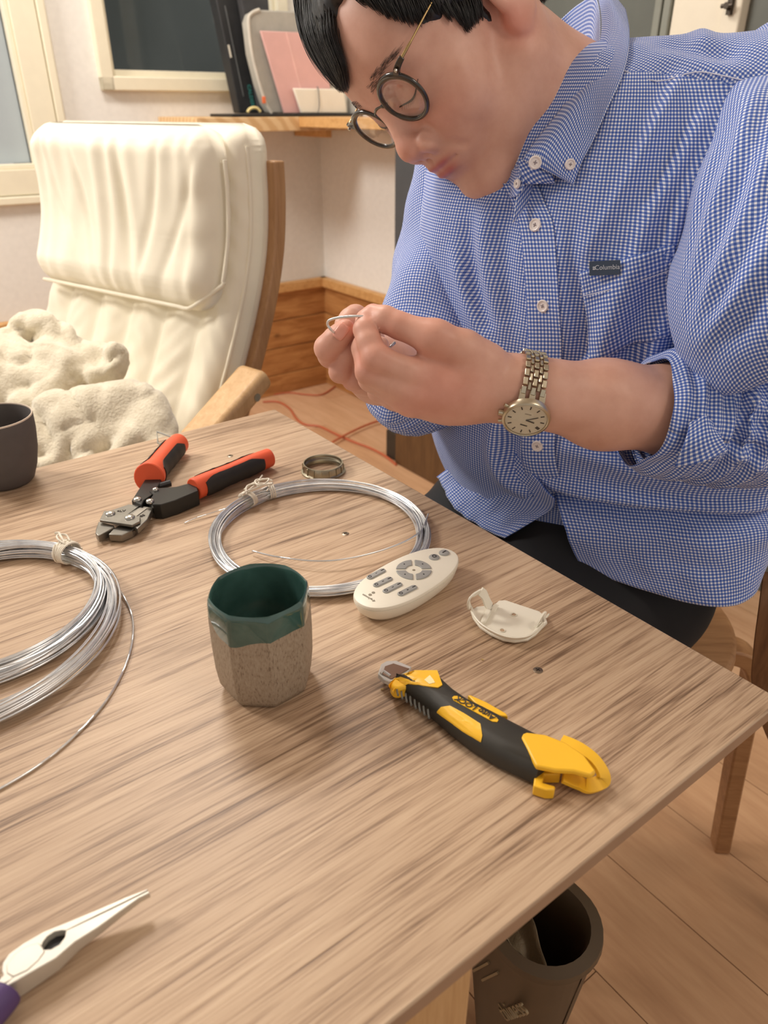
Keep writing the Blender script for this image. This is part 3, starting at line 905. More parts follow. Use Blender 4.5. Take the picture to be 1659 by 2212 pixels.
def capsule_poly(a, b, w, n=8):
    a = Vector((a[0], a[1])); b = Vector((b[0], b[1])); d = (b - a).normalized(); nn = Vector((-d.y, d.x)); out = []
    for c, s0 in ((b, -1), (a, 1)):
        for k in range(n + 1):
            q = PI * k / n; v = nn * math.cos(q) * s0 + d * math.sin(q) * (1 if s0 < 0 else -1)
            out.append((c.x + v.x * w / 2, c.y + v.y * w / 2))
    return out


for k, (x, y) in enumerate(((950.5, 1201.5), (959.5, 1193.5))):
    px = (938, 1203) if k == 0 else (959.5, 1193.5)
    c = loc(*px); m = MB(); m.lathe([(.0046, .0), (.0046, .0010), (.0040, .0016), (.0001, .0019)], 28, (c.x, c.y, .0184)); b = obj('round_button', m, m_btn, r, 50)
    m = MB()
    if k == 0:
        for rr in (0,): m.lathe([(.0014, .0204), (.0020, .0204), (.0020, .0206), (.0014, .0206), (.0014, .0204)], 24, (c.x, c.y, 0))
    else: m.box((c.x, c.y, .0205), (.0044, .0008, .0003))
    obj('button_mark', m, m_mark, b, 40)
dc = loc(894, 1230)
ww = loc(850, 1230).xy - dc.xy
RO, RI = .0150, .0068
for q in range(4):
    poly = []
    a0, a1 = math.radians(90 * q + 50), math.radians(90 * q + 130)
    ro = PI / 4 * 0
    for k in range(11): a = a0 + (a1 - a0) * k / 10 + math.radians(0); poly.append((dc.x + RO * math.cos(a), dc.y + RO * math.sin(a)))
    b0, b1 = math.radians(90 * q + 55), math.radians(90 * q + 125)
    for k in range(11): a = b1 + (b0 - b1) * k / 10; poly.append((dc.x + RI * math.cos(a), dc.y + RI * math.sin(a)))
    m = MB(); m.prism(poly, .0184, .0198); b = obj('dial_button', m, m_btn, r, 30, bevel=.0005)
    a = math.radians(90 * q + 90); m = MB(); m.lathe([(.0006, .0198), (.0006, .0200), (.0001, .0200)], 12, (dc.x + .0110 * math.cos(a), dc.y + .0110 * math.sin(a), 0)); obj('button_mark', m, m_mark, b, 40)
m = MB(); m.lathe([(.0013, .0186), (.0013, .0190), (.0001, .0191)], 16, (dc.x, dc.y, 0)); obj('centre_dot', m, plain('warm_grey_print', (150, 140, 122), .6), r, 40)
for k, (a, b_) in enumerate((((799, 1246), (826, 1232)), ((813, 1263), (841, 1250)), ((834, 1276), (862, 1262)), ((866, 1282), (894, 1268)))):
    pa, pb = loc(*a), loc(*b_); m = MB(); m.prism(capsule_poly(pa, pb, .0056), .0184, .0199); b = obj('rocker_button', m, m_btn, r, 30, bevel=.0006)
    dd = (pb - pa).normalized(); dd.z = 0
    m = MB(); m.lathe([(.0010, .0199), (.00155, .0199), (.00155, .0201), (.0010, .0201), (.0010, .0199)], 20, (pa.x, pa.y, 0)); m.box((pb.x, pb.y, .0200), (.0034, .0007, .0003), Matrix.Rotation(math.atan2(dd.y, dd.x), 3, 'Z')); obj('button_mark', m, m_mark, b, 40)
    pm = (pa + pb) / 2; M = Matrix.Translation((pm.x, pm.y, .0200)) @ Matrix.Rotation(-PI / 2, 4, 'Z')
    text('button_number', str(k + 1), .0026, M, m_mark, b, .0001)
m_logo = plain('logo_grey', (150, 142, 126), .6, var=0)
for x, y in ((806.5, 1280.5), (799.5, 1285)):
    c = loc(x, y, .0187); m = MB(); m.lathe([(.0014, .0186), (.0014, .0190), (.0001, .0190)], 18, (c.x, c.y, 0)); obj('logo_dot', m, m_logo, r, 40)
c = loc(797, 1291, .0187)
text('maker_lettering', 'ottostyle.jp', .0031, Matrix.Translation((c.x, c.y, .0188)) @ Matrix.Rotation(-PI / 2, 4, 'Z'), m_logo, r, .0001)

# ------------------------------------------------------------------ white wall holder for the remote
r = tag(empty('remote_holder', at(1095, 1345, TABLE_Z)), 'white plastic wall cradle with two screw holes, empty, beside the remote', 'holder')
hz = .0055
back = [(1068, 1304), (1078, 1295), (1092, 1294), (1165, 1318), (1176, 1327), (1182, 1340)]
front = [(1160, 1362), (1142, 1374), (1115, 1378), (1088, 1374), (1060, 1362), (1036, 1346), (1022, 1328), (1016, 1312)]
top_out = front
P_in = [at(x, y, TABLE_Z + hz) for x, y in back] + [at(x, y, TABLE_Z + hz + .002) for x, y in front] + [at(1030, 1308, TABLE_Z + hz)]
cen = sum(P_in, Vector()) / len(P_in)
bot = [Vector((p.x, p.y, TABLE_Z)) + (cen - p) * (.10 if i >= len(back) else .02) for i, p in enumerate(P_in)]
for p in bot: p.z = TABLE_Z + .0004
fl = [p.copy() for p in P_in]
for i, p in enumerate(fl): p.z = TABLE_Z + .0046
fl2 = [p + (cen - p) * .08 for p in fl]
for p in fl2: p.z = TABLE_Z + .0046
m = MB(); m.rings([bot, [b_ * .5 + f_ * .5 + (f_ - cen).normalized() * .001 for b_, f_ in zip(bot, fl)], fl, fl2], True, True, True); obj('base_plate', m, m_white, r, 40, True, bevel=.0006)
rimP = smoothpath([at(x, y, TABLE_Z + .0085) for x, y in [(1180, 1338)] + front + [(1012, 1300)]], 4)
m = MB(); R = []
for i, p in enumerate(rimP):
    inn = (Vector((cen.x, cen.y, p.z)) - p).normalized(); o_ = -inn
    zb = TABLE_Z + .0028
    lowp = Vector((p.x, p.y, zb)) + inn * .0030
    R.append([lowp, p + o_ * .0002, p + UP * .0006 + inn * .0006, p + inn * .0016, lowp + inn * .0016 + UP * .001])
m.rings(R, True, True, True); obj('rim_wall', m, m_white, r, 60, True)
# tall left clip: two posts and a bridge leaving an opening
cl = [at(1014, 1312, TABLE_Z + .009), at(1012, 1300, TABLE_Z + .018), at(1017, 1290, TABLE_Z + .0235), at(1030, 1281, TABLE_Z + .026), at(1039, 1277, TABLE_Z + .0268)]
m = MB(); Nn = (cen - cl[0]).normalized(); m.ribbon(smoothpath(cl, 4), [Nn] * 17, .0050, .0016); obj('clip_arm', m, m_white, r, 50, True, bevel=.0004)
cl = [at(1038, 1277, TABLE_Z + .0268), at(1046, 1285, TABLE_Z + .021), at(1052, 1300, TABLE_Z + .012), at(1060, 1312, TABLE_Z + .0062), at(1072, 1318, TABLE_Z + .005)]
m = MB(); Nn = (cen - cl[0]).normalized() + UP * .3; m.ribbon(smoothpath(cl, 4), [Nn] * 17, [.007 + .0002 * k for k in range(17)], .0016); obj('clip_arm', m, m_white, r, 50, True, bevel=.0004)
m = MB(); slab(m, [(1036, 1346), (1050, 1341), (1062, 1318), (1052, 1310), (1042, 1332)], .0075, .003); obj('clip_web', m, m_white, r, 40, True, bevel=.0008)
cl = [at(1158, 1352, TABLE_Z + .007), at(1165, 1343, TABLE_Z + .011), at(1172, 1334, TABLE_Z + .0135), at(1178, 1331, TABLE_Z + .0132)]
m = MB(); Nn = (cen - cl[0]).normalized(); m.ribbon(smoothpath(cl, 4), [Nn] * 13, .0080, .0016); obj('small_clip', m, m_white, r, 50, True, bevel=.0004)
m = MB(); m.ribbon([at(1180, 1334, TABLE_Z + .010), at(1186, 1326, TABLE_Z + .013)], [Nn] * 2, .0028, .0012); obj('clip_tab', m, m_white, r, 50, True)
for x, y in ((1110, 1328), (1085, 1362)):
    p = at(x, y, TABLE_Z + .0048); m = MB(); m.lathe([(.0024, .0003), (.0021, .0006), (.0018, .0002), (.0017, -.0020)], 22, p); h = obj('screw_hole', m, m_white, r, 50, True)
    m = MB(); m.lathe([(.0017, -.0002), (.0001, -.0002)], 22, p + UP * .0004); obj('hole_shadow', m, m_table, h, 50, True)

# ------------------------------------------------------------------ snap-off utility knife
m_ky = plain('yellow_plastic', (246, 190, 44), .38, var=.03)
m_kb = plain('knife_black_rubber', (47, 44, 38), .52, var=.06, scale=60, bump=.1, bscale=900)
r = tag(empty('utility_knife', at(1060, 1570, TABLE_Z)), 'yellow and black snap-off utility knife lying nearest the table corner', 'knife')
KT = .0175
near = [(851, 1497), (878, 1515), (928, 1553), (975, 1594), (1016, 1626), (1070, 1659), (1155, 1699)]
far = [(1212, 1601), (1151, 1574), (1094, 1545), (1048, 1521), (1013, 1504), (982, 1483), (962, 1465), (948, 1451), (930, 1450), (880, 1452), (858, 1463)]
plan = [at(x, y, TABLE_Z + .0015) for x, y in near] + [at(1180, 1660, TABLE_Z + .010)] + [at(x, y, TABLE_Z + .0150) for x, y in far]
cen = sum(plan, Vector()) / len(plan)
ka = (at(1270, 1670, TABLE_Z) - at(850, 1478, TABLE_Z)).normalized(); kn = Vector((-ka.y, ka.x, 0))


def kring(z, inn):
    out = []
    for p in plan:
        q = Vector((p.x, p.y, TABLE_Z + z)); dsd = (q - cen).dot(kn)
        q -= kn * math.copysign(min(abs(dsd), inn), dsd); out.append(q)
    return out


m = MB(); m.rings([kring(.0004, .0026), kring(.003, .0002), kring(.0085, .0), kring(.0125, .0010), kring(.0155, .0034), kring(KT - .0004, .0065), kring(KT, .0098)], True, True, True); obj('rubber_body', m, m_kb, r, 40, True)


def kpt(px, py):                        # point of the knife's rounded upper surface under a picture point
    for z in np.linspace(KT, .004, 60):
        p = at(px, py, TABLE_Z + z)
        # half widths at this station
        al = (p - cen).dot(ka); ds = (p - cen).dot(kn)
        lo_, hi_ = kspan(al)
        inn = np.interp(z, [.0004, .003, .0085, .0125, .0155, KT - .0004, KT], [.0026, .0002, 0, .001, .0034, .0065, .0098])
        if lo_ + inn <= ds <= hi_ - inn: return p
    return at(px, py, TABLE_Z + KT)


def kspan(al):
    lo_, hi_ = 1, -1; n = len(plan)
    for i in range(n):
        a, b = plan[i] - cen, plan[(i + 1) % n] - cen
        x0, x1 = a.dot(ka), b.dot(ka)
        if (x0 - al) * (x1 - al) <= 0 and abs(x1 - x0) > 1e-9:
            u = (al - x0) / (x1 - x0); y = a.dot(kn) + (b.dot(kn) - a.dot(kn)) * u
            lo_ = min(lo_, y); hi_ = max(hi_, y)
    return (lo_, hi_) if lo_ <= hi_ else (-.016, .016)


def inlay(px, mat, name, lift=.0006, n=None, parent=None, div=6):
    """raised patch following the knife surface: outline in picture points, filled as a fan of rings"""
    P = [Vector((x, y, 0)) for x, y in px]; c = sum(P, Vector()) / len(P); Q = []
    for i in range(len(P)):
        a, b = P[i], P[(i + 1) % len(P)]
        for k in range(3): Q.append(a + (b - a) * k / 3)
    rings = []
    for s in range(div + 1):
        f = 1 - s / div * .999
        ring = []
        for q in Q:
            v = c + (q - c) * f; ring.append(kpt(v.x, v.y) + UP * lift - kn * lift * .4)
        rings.append(ring)
    base = [p - UP * lift * 2 for p in rings[0]]
    m = MB(); m.rings([base] + rings, True, False, True)
    return obj(name, m, mat, r if parent is None else parent, 50, True)


inlay([(944, 1538), (953, 1528), (972, 1525), (1002, 1541), (1038, 1564), (1042, 1590), (1039, 1603), (1000, 1580)], m_ky, 'yellow_inlay')
m = MB(); slab(m, [(1010, 1501), (1017, 1501), (1051, 1516), (1093, 1540), (1098, 1547), (1078, 1545), (1032, 1524)], .0125, .006); obj('yellow_side_rail', m, m_ky, r, 30, True, bevel=.0008)
inlay([(840, 1480), (860, 1461), (896, 1449), (945, 1449), (956, 1480), (946, 1486), (900, 1480), (864, 1473), (853, 1483), (850, 1496)], m_ky, 'yellow_nose_cap', .0008)
lb = inlay([(977, 1507), (981, 1504), (989, 1504), (1072, 1549), (1077, 1556), (1074, 1560), (1064, 1559), (980, 1513)], m_ky, 'label_plate', .0005)
a, b = kpt(985, 1509) + UP * .0007, kpt(1070, 1555) + UP * .0007
ex = (a - b).normalized(); ey = UP.cross(ex).normalized(); ez = ex.cross(ey)
text('label_lettering', 'Auto LOCK', .0060, frame((a + b) / 2 + ez * .0003, ex, ey, ez), m_kb, r, .0001, .2, .00012, world=True)
tt = inlay([(917, 1470), (929, 1460), (937, 1470), (940, 1476), (928, 1479)], plain('scuffed_print', (244, 226, 170), .6), 'worn_print', .0011, div=2)
for k in range(8):
    x = 858 + k * 9.6; y = 1489 + k * 7.0
    pa, pb = kpt(x, y - 5) + UP * .0003 - kn * .0004, kpt(x + 2.5, y + 13) + UP * .0003 - kn * .0004
    m = MB(); m.tube([pa, (pa + pb) / 2 - kn * .0004, pb], .0007, 6); obj('grip_rib', m, plain('grey_rubber', (92, 90, 84), .6) if k == 0 else bpy.data.materials['grey_rubber'], r, 40, True)
# nose block, blade guide and blade
m = MB(); slab(m, [(842, 1476), (850, 1463), (872, 1453), (930, 1449), (920, 1472), (862, 1487), (850, 1486)], .0135, .0100); obj('nose_block', m, m_ky, r, 30, True, bevel=.002)
m_clear = plain('clear_guard', (206, 206, 204), .15, .35, var=.03)
m = MB(); slab(m, [(816, 1455), (823, 1434), (835, 1427), (856, 1426), (890, 1440), (880, 1452), (842, 1472), (828, 1466)], .0110, .0045); obj('blade_guide', m, m_clear, r, 30, True, bevel=.0008)
m = MB(); slab(m, [(826, 1456), (832, 1439), (850, 1433), (884, 1444), (846, 1466)], .0118, .0008); obj('blade', m, plain('blade_steel', (150, 132, 118), .25, .9), r, 30, True)
m = MB(); m.tube([at(x, y, TABLE_Z + .0116) for x, y in ((823, 1455), (829, 1450), (843, 1460))], .0011, 6); obj('guide_rib', m, m_clear, r, 40, True)
# tail
m = MB(); slab(m, [(1126, 1592), (1130, 1584), (1138, 1581), (1178, 1586), (1222, 1603), (1262, 1630), (1288, 1665), (1276, 1674), (1240, 1664), (1200, 1662), (1158, 1653)], .0184, .0040); obj('yellow_tail', m, m_ky, r, 30, True, bevel=.0012)
m = MB(); slab(m, [(1158, 1652), (1205, 1660), (1212, 1672), (1176, 1672), (1172, 1690), (1200, 1698), (1198, 1706), (1180, 1706), (1152, 1697)], .0085, .008); obj('tail_hook', m, m_ky, r, 30, True, bevel=.0008)
m = MB(); P = smoothpath([at(x, y, TABLE_Z + h) for x, y, h in ((1212, 1600, .0145), (1250, 1616, .0150), (1284, 1642, .0130), (1303, 1672, .0095), (1300, 1688, .0065), (1270, 1698, .0050), (1248, 1690, .0050), (1216, 1676, .0080))], 6)
m.ribbon(P, [UP + ka * .6] * len(P), [.0085] * len(P), .0028); obj('hanging_loop', m, m_ky, r, 50, True, bevel=.0008)

# small clippings on the table
for k, (x, y, a) in enumerate(((1043, 1425, .6), (826, 1489, .2), (520, 1042, 1.2))):
    p = at(x, y, TABLE_Z + .0007); dv = Vector((math.cos(a), -math.sin(a), 0))
    m = MB(); m.tube([p - dv * .0012, p, p + dv * .0011 + TY * .0005], .0004, 6)
    tag(obj('wire_clipping', m, plain('brass_clip', (214, 190, 120), .4, .5) if k == 0 else bpy.data.materials['brass_clip'], None),
        ('tiny brass clipping on the table between holder and knife', 'tiny clipping beside the tip of the utility knife', 'tiny clipping on the table between bolt cutter and wire coil')[k], 'clipping')
# ================================================================== signed distance helpers (organic shapes)
def s_cap(P, a, b, ra, rb):
    a = np.asarray(a, np.float32); b = np.asarray(b, np.float32); ba = b - a
    pa = P - a; t = np.clip(pa @ ba / max(float(ba @ ba), 1e-12), 0, 1)
    return np.sqrt(((pa - t[:, None] * ba) ** 2).sum(1)) - (ra + (rb - ra) * t)


def s_ell(P, c, r, R=None):
    q = P - np.asarray(c, np.float32)
    if R is not None: q = q @ np.asarray(R, np.float32)
    r = np.asarray(r, np.float32)
    k0 = np.sqrt(((q / r) ** 2).sum(1)); k1 = np.sqrt(((q / (r * r)) ** 2).sum(1)) + 1e-9
    return k0 * (k0 - 1) / k1


def smin(a, b, k):
    h = np.maximum(k - np.abs(a - b), 0) / k
    return np.minimum(a, b) - h * h * k * .25


def smax(a, b, k): return -smin(-a, -b, k)


def chain(P, pts, k=None, d=None, kk=.006):
    for i in range(len(pts) - 1):
        e = s_cap(P, pts[i][0], pts[i + 1][0], pts[i][1], pts[i + 1][1])
        d = e if d is None else smin(d, e, kk)
    return d


def sdf_mesh(f, lo, hi, h, B=8):
    lo = np.asarray(lo, float); n = np.ceil((np.asarray(hi, float) - lo) / h / B).astype(int)
    N = n * B
    ii = np.stack(np.meshgrid(*[np.arange(a) for a in n], indexing='ij'), -1).reshape(-1, 3)
    cen = (lo + (ii * B + (B - 1) / 2) * h).astype(np.float32)
    dc = f(cen)
    keep = np.abs(dc) < B * h * .87 * 1.35 + 2 * h
    vol = np.empty(N, np.float32)
    vv = vol.reshape(n[0], B, n[1], B, n[2], B)
    vv[:] = np.where(dc > 0, 1e3, -1e3).reshape(n)[:, None, :, None, :, None]
    off = np.stack(np.meshgrid(*[np.arange(B)] * 3, indexing='ij'), -1).reshape(-1, 3)
    K = ii[keep]
    for s in range(0, len(K), 600):
        kb = K[s:s + 600]
        p = (lo + (kb[:, None, :] * B + off[None]) * h).astype(np.float32).reshape(-1, 3)
        v = f(p).reshape(len(kb), B, B, B)
        vv[kb[:, 0], :, kb[:, 1], :, kb[:, 2], :] = v
    sgn = vol < 0
    c = np.zeros(np.array(N) - 1, np.uint8)
    for a in (0, 1):
        for b in (0, 1):
            for e in (0, 1): c += sgn[a:N[0] - 1 + a, b:N[1] - 1 + b, e:N[2] - 1 + e]
    act = (c > 0) & (c < 8)
    idx = np.argwhere(act); ids = np.full(act.shape, -1, np.int32); ids[act] = np.arange(len(idx))
    acc = np.zeros((len(idx), 3)); cnt = np.zeros(len(idx))
    cor = [(a, b, e) for a in (0, 1) for b in (0, 1) for e in (0, 1)]
    val = {k: vol[idx[:, 0] + k[0], idx[:, 1] + k[1], idx[:, 2] + k[2]] for k in cor}
    for k in cor:
        for ax in range(3):
            if k[ax]: continue
            k2 = tuple(1 if i == ax else k[i] for i in range(3))
            a, b = val[k], val[k2]; m = (a < 0) != (b < 0)
            t = np.where(m, a / np.where(m, a - b, 1), 0); t = np.clip(t, 0, 1)
            p = np.tile(np.array(k, float), (len(idx), 1)); p[:, ax] = t
            acc += p * m[:, None]; cnt += m
    V = lo + (idx + acc / cnt[:, None]) * h
    F = []
    for ax in range(3):
        o1, o2 = [i for i in range(3) if i != ax]
        sl0 = [slice(None)] * 3; sl1 = [slice(None)] * 3
        sl0[ax] = slice(0, N[ax] - 1); sl1[ax] = slice(1, N[ax])
        s0, s1 = sgn[tuple(sl0)], sgn[tuple(sl1)]
        e = np.argwhere(s0 != s1)
        e = e[(e[:, o1] > 0) & (e[:, o2] > 0) & (e[:, o1] < N[o1] - 1) & (e[:, o2] < N[o2] - 1)]
        q = []
        for d1, d2 in ((1, 1), (0, 1), (0, 0), (1, 0)):
            x = e.copy(); x[:, o1] -= d1; x[:, o2] -= d2
            q.append(ids[x[:, 0], x[:, 1], x[:, 2]])
        q = np.stack(q, 1)
        flip = s0[e[:, 0], e[:, 1], e[:, 2]]
        if ax == 1: flip = ~flip
        q[~flip] = q[~flip][:, ::-1]
        F.append(q)
    F = np.concatenate(F); F = F[(F >= 0).all(1)]
    return V, F


def mesh_np(name, V, F):
    me = bpy.data.meshes.new(name)
    me.vertices.add(len(V)); me.vertices.foreach_set('co', np.asarray(V, np.float32).ravel())
    k = F.shape[1]
    me.loops.add(F.size); me.loops.foreach_set('vertex_index', F.astype(np.int32).ravel())
    me.polygons.add(len(F)); me.polygons.foreach_set('loop_start', np.arange(0, F.size, k, dtype=np.int32))
    me.polygons.foreach_set('loop_total', np.full(len(F), k, np.int32))
    me.update(calc_edges=True); me.validate()
    return me


def vnormals(V, F):
    a = V[F[:, 2]] - V[F[:, 0]]; b = V[F[:, 3]] - V[F[:, 1]]
    n = np.cross(a, b); N = np.zeros_like(V)
    for k in range(4): np.add.at(N, F[:, k], n)
    return N / (np.linalg.norm(N, axis=1, keepdims=True) + 1e-12)


def set_uv(me, F, UV):                 # per-vertex (n,2) or per-loop (faces,4,2)
    ul = me.uv_layers.new(name='UVMap')
    L = UV[F] if UV.ndim == 2 else UV
    ul.data.foreach_set('uv', np.asarray(L, np.float32).ravel())


def vnoise(P, s, seed=0):              # cheap smooth pseudo noise in -1..1
    r = np.random.default_rng(seed); o = np.zeros(len(P))
    for k in range(7):
        d = r.normal(size=3); d /= np.linalg.norm(d); fr = s * r.uniform(.6, 1.7)
        o += np.sin(P @ d * fr * 2 * PI + r.uniform(0, 6.28))
    return o / 4.0


# ================================================================== reclining armchair
m_linen = plain('natural_linen', (240, 232, 212), .9, var=.03, scale=20, bump=.15, bscale=900, bdist=.0003, sheen=.2)
m_birch = wood('birch_veneer', (226, 188, 140), (212, 172, 124), (196, 154, 106), 'Z', 2, .45, .05)
m_birchd = wood('birch_edge', (190, 148, 106), (176, 134, 94), (160, 118, 80), 'Z', 2, .5, .05)
WC = Vector((.81, -.586, 0)).normalized(); FC = Vector((-WC.y * -1, -WC.x, 0))
FC = Vector((-.586, -.81, 0)).normalized()
OC = Vector((-.200, 1.294, 0)) - WC * .268
chair = tag(empty('lounge_chair', OC + FC * .3), 'cream cushioned bentwood armchair behind the far edge of the table', 'armchair')
PROF = [Vector((s, z)) for s, z in ((.004, 1.038), (.003, 1.00), (.005, .92), (.019, .84), (.0575, .74), (.129, .604), (.195, .505), (.265, .440), (.36, .412), (.48, .42), (.62, .445), (.74, .455))]


def prof(n):
    P = smoothpath([Vector((p.x, 0, p.y)) for p in PROF], 12)
    L = [0]
    for i in range(1, len(P)): L.append(L[-1] + (P[i] - P[i - 1]).length)
    out = []
    for k in range(n):
        s = L[-1] * k / (n - 1); i = min(max(int(np.searchsorted(L, s)), 1), len(P) - 1)
        u = (s - L[i - 1]) / max(L[i] - L[i - 1], 1e-9); p = P[i - 1].lerp(P[i], u)
        t = (P[i] - P[i - 1]).normalized(); out.append((s, p, Vector((-t.z, 0, t.x))))
    return out, L[-1]


def cw(w_, s, z): return OC + WC * w_ + FC * s + UP * z


def cushion(name, s0, s1, w0, w1, th, lift, disp, mat, n=90, nw=72, par=None, rc=.05):
    pr, L = prof(2400); m = MB(); G = []; UVg = []
    sel = [pr[int(i)] for i in np.linspace(np.searchsorted([q[0] for q in pr], s0), np.searchsorted([q[0] for q in pr], s1) - 1, n)]
    for i, (s, p, nv) in enumerate(sel):
        d0 = min(s - s0, s1 - s)
        ring = []
        endw = 1.0
        inset = rc - math.sqrt(max(rc * rc - (rc - min(d0, rc)) ** 2, 0))
        a, b = w0 + inset, w1 - inset
        endt = math.sqrt(max(0, 1 - (1 - min(d0 / (th * .55), 1)) ** 2))
        for side in (1, -1):
            for j in range(nw):
                x = -1 + 2 * j / (nw - 1)
                if side < 0: x = -x
                ww = a + (b - a) * (x + 1) / 2
                e = min(ww - a, b - ww)
                edge = math.sqrt(max(0, 1 - (1 - min(max(e, 0) / (th * .5), 1)) ** 2))
                h = th / 2 * edge * endt * side
                if side > 0: h += disp(s - s0, s1 - s, ww, ww - a, b - ww) * edge * endt
                q = p + nv * (lift + h)
                ring.append(cw(ww, q.x, q.z))
        G.append(ring)
    m.rings(G, True, True, True)
    return obj(name, m, mat, par, 180, True)


sd_ = random.Random(5)
SEAMS = [-.185, -.093, 0.0, .093, .185]


def back_disp(s, s2, w_, e0, e1):
    d = min(abs(w_ - q) for q in SEAMS); puff = .013 * (1 - math.exp(-(d / .02) ** 1.3)) - .007
    wr = .0022 * math.sin(s * 62 + 6 * math.sin(w_ * 21 + s * 9)) * math.sin(s * 23 + w_ * 33) + .0014 * math.sin(s * 130 + 5 * math.sin(w_ * 40))
    return puff + wr * min(1, d / .03)


def head_disp(s, s2, w_, e0, e1):
    g = math.exp(-s / .07) + .8 * math.exp(-s2 / .06)
    ph = w_ + .10 * (s - .15) * math.sin(w_ * 14)
    v = .0034 * math.sin(ph * 70 + 1.2 * math.sin(w_ * 23)) * (.25 + g) + .0022 * math.sin(ph * 128 + 2.0 * math.sin(w_ * 31)) * (.2 + g)
    for c, sl, a, wd in ((.03, .12, -.011, .012), (-.03, .05, .007, .016), (-.085, .28, -.008, .012), (.105, -.22, -.007, .011), (.175, -.35, -.006, .010), (-.16, .5, -.006, .012), (.065, .1, .006, .014), (-.12, -.1, .004, .02)):
        v += a * math.exp(-((w_ - c - (s - .14) * sl) / wd) ** 2) * (.45 + .55 * math.sin(PI * min(1, s / .26)))
    v += .006 * math.sin(w_ * 9 + 1) * math.sin(s * 12)
    return v + .0035 * math.sin(s * 75 + w_ * 10) * math.exp(-e1 / .04)


bc = cushion('back_cushion', .0, 1.15, -.268, .268, .075, -.010, back_disp, m_linen, 150, 90, chair, .03)
hc = cushion('head_cushion', .0, .305, -.262, .238, .085, .038, head_disp, m_linen, 100, 110, chair, .05)
pr, L = prof(260)


def edge_line(s0, s1, w_, lift, n=50):
    out = []
    for s in np.linspace(s0, s1, n):
        q = min(pr, key=lambda t_: abs(t_[0] - s)); nv = q[2]
        p = q[1] + nv * lift; out.append(cw(w_, p.x, p.z))
    return out


m = MB(); m.tube(edge_line(.03, 1.1, .262, .012), .0035, 8); obj('piping', m, m_linen, bc, 60, True)
m = MB(); m.tube(edge_line(.03, 1.1, .240, .024), .0022, 8); obj('piping', m, m_linen, bc, 60, True)
pth = edge_line(.05, .255, .246, .046) + edge_line(.292, .292, .215, .058, 1) + [cw(w_, *(lambda p: (p.x, p.z))(min(pr, key=lambda t_: abs(t_[0] - .298))[1] + Vector((.055, 0, .018)))) for w_ in np.linspace(.19, -.23, 20)]
m = MB(); m.tube(smoothpath(pth, 2), .0035, 8); obj('piping', m, m_linen, hc, 60, True)
for sgn_, nm in ((1, 'right'), (-1, 'left')):
    P = []; Nn = []
    for s in np.linspace(.055, 1.12, 60):
        q = min(pr, key=lambda t_: abs(t_[0] - s)); nv = q[2]
        p = q[1] - nv * .040; P.append(cw((.266 if sgn_ > 0 else -.262) , p.x, p.z)); Nn.append(FC * nv.x + UP * nv.z)
    m = MB(); m.ribbon(P, Nn, .030, .024); obj('bent_frame', m, m_birchd, chair, 40, True, bevel=.003)
    a, b = cw(.285 * sgn_, .05, .66), cw(.285 * sgn_, .40, .25)
    if sgn_ > 0: a, b = ad(556, 806, 1.21), ad(418, 965, 1.15)
    m = MB(); nn = ((b - a).cross(WC)).normalized()
    m.ribbon([a, b], [nn, nn], .062, .034); br = obj('arm_support', m, m_birch, chair, 40, True, bevel=.010)
    if sgn_ > 0:
        pb = ad(553, 858, 1.185); m = MB(); m.tube([pb - WC * .02, pb + WC * .004], .0065, 14); obj('bolt', m, m_steel, br, 40, True)
    m = MB(); m.tube(smoothpath([cw(.30 * sgn_, .02, .02), cw(.30 * sgn_, .35, .02), cw(.30 * sgn_, .66, .03), cw(.30 * sgn_, .74, .12), cw(.30 * sgn_, .70, .5)], 8), .018, 10); obj('leg_frame', m, m_birch, chair, 60, True)
m = MB(); a, b = cw(-.28, -.06, .95), cw(.28, -.06, .95); m.box((a + b) / 2, (.48, .02, .06), frame(Vector(), WC, FC, UP).to_3x3()); obj('cross_rail', m, m_birch, chair, 30, True, bevel=.003)

# ------------------------------------------------------------------ fleece throw heaped on the seat
rolls = [([(-60, 800, 1.22), (0, 745, 1.21), (60, 708, 1.21), (110, 712, 1.20), (150, 738, 1.19), (185, 790, 1.165), (212, 812, 1.15), (238, 800, 1.15), (250, 772, 1.16)], .021),
         ([(-60, 850, 1.18), (10, 790, 1.18), (70, 768, 1.175), (125, 772, 1.165), (145, 800, 1.155), (120, 850, 1.14), (60, 885, 1.13)], .026),
         ([(120, 745, 1.20), (180, 758, 1.18), (226, 762, 1.175), (250, 768, 1.165)], .016), ([(20, 820, 1.15), (80, 815, 1.145), (105, 840, 1.135)], .018),
         ([(70, 1000, 1.03), (82, 935, 1.05), (108, 890, 1.06), (150, 872, 1.065), (210, 868, 1.06), (270, 858, 1.065), (320, 874, 1.065), (345, 930, 1.05), (352, 1000, 1.03)], .024),
         ([(118, 1000, 1.02), (132, 930, 1.04), (165, 905, 1.05), (205, 915, 1.05), (235, 890, 1.055), (285, 880, 1.06)], .017),
         ([(180, 1000, 1.02), (205, 955, 1.035), (250, 925, 1.045), (310, 905, 1.05)], .018), ([(250, 1000, 1.02), (285, 950, 1.035), (325, 930, 1.045)], .018)]
RL = [([np.array(ad(*p)) for p in smoothpath([Vector(q) for q in pts], 3)], r) for pts, r in rolls]
fills = [(ad(30, 850, 1.20), (.12, .08, .085)), (ad(100, 900, 1.24), (.12, .07, .07)), (ad(215, 950, 1.085), (.105, .055, .072)), (ad(-60, 840, 1.2), (.1, .08, .09)), (ad(150, 830, 1.26), (.08, .05, .06))]


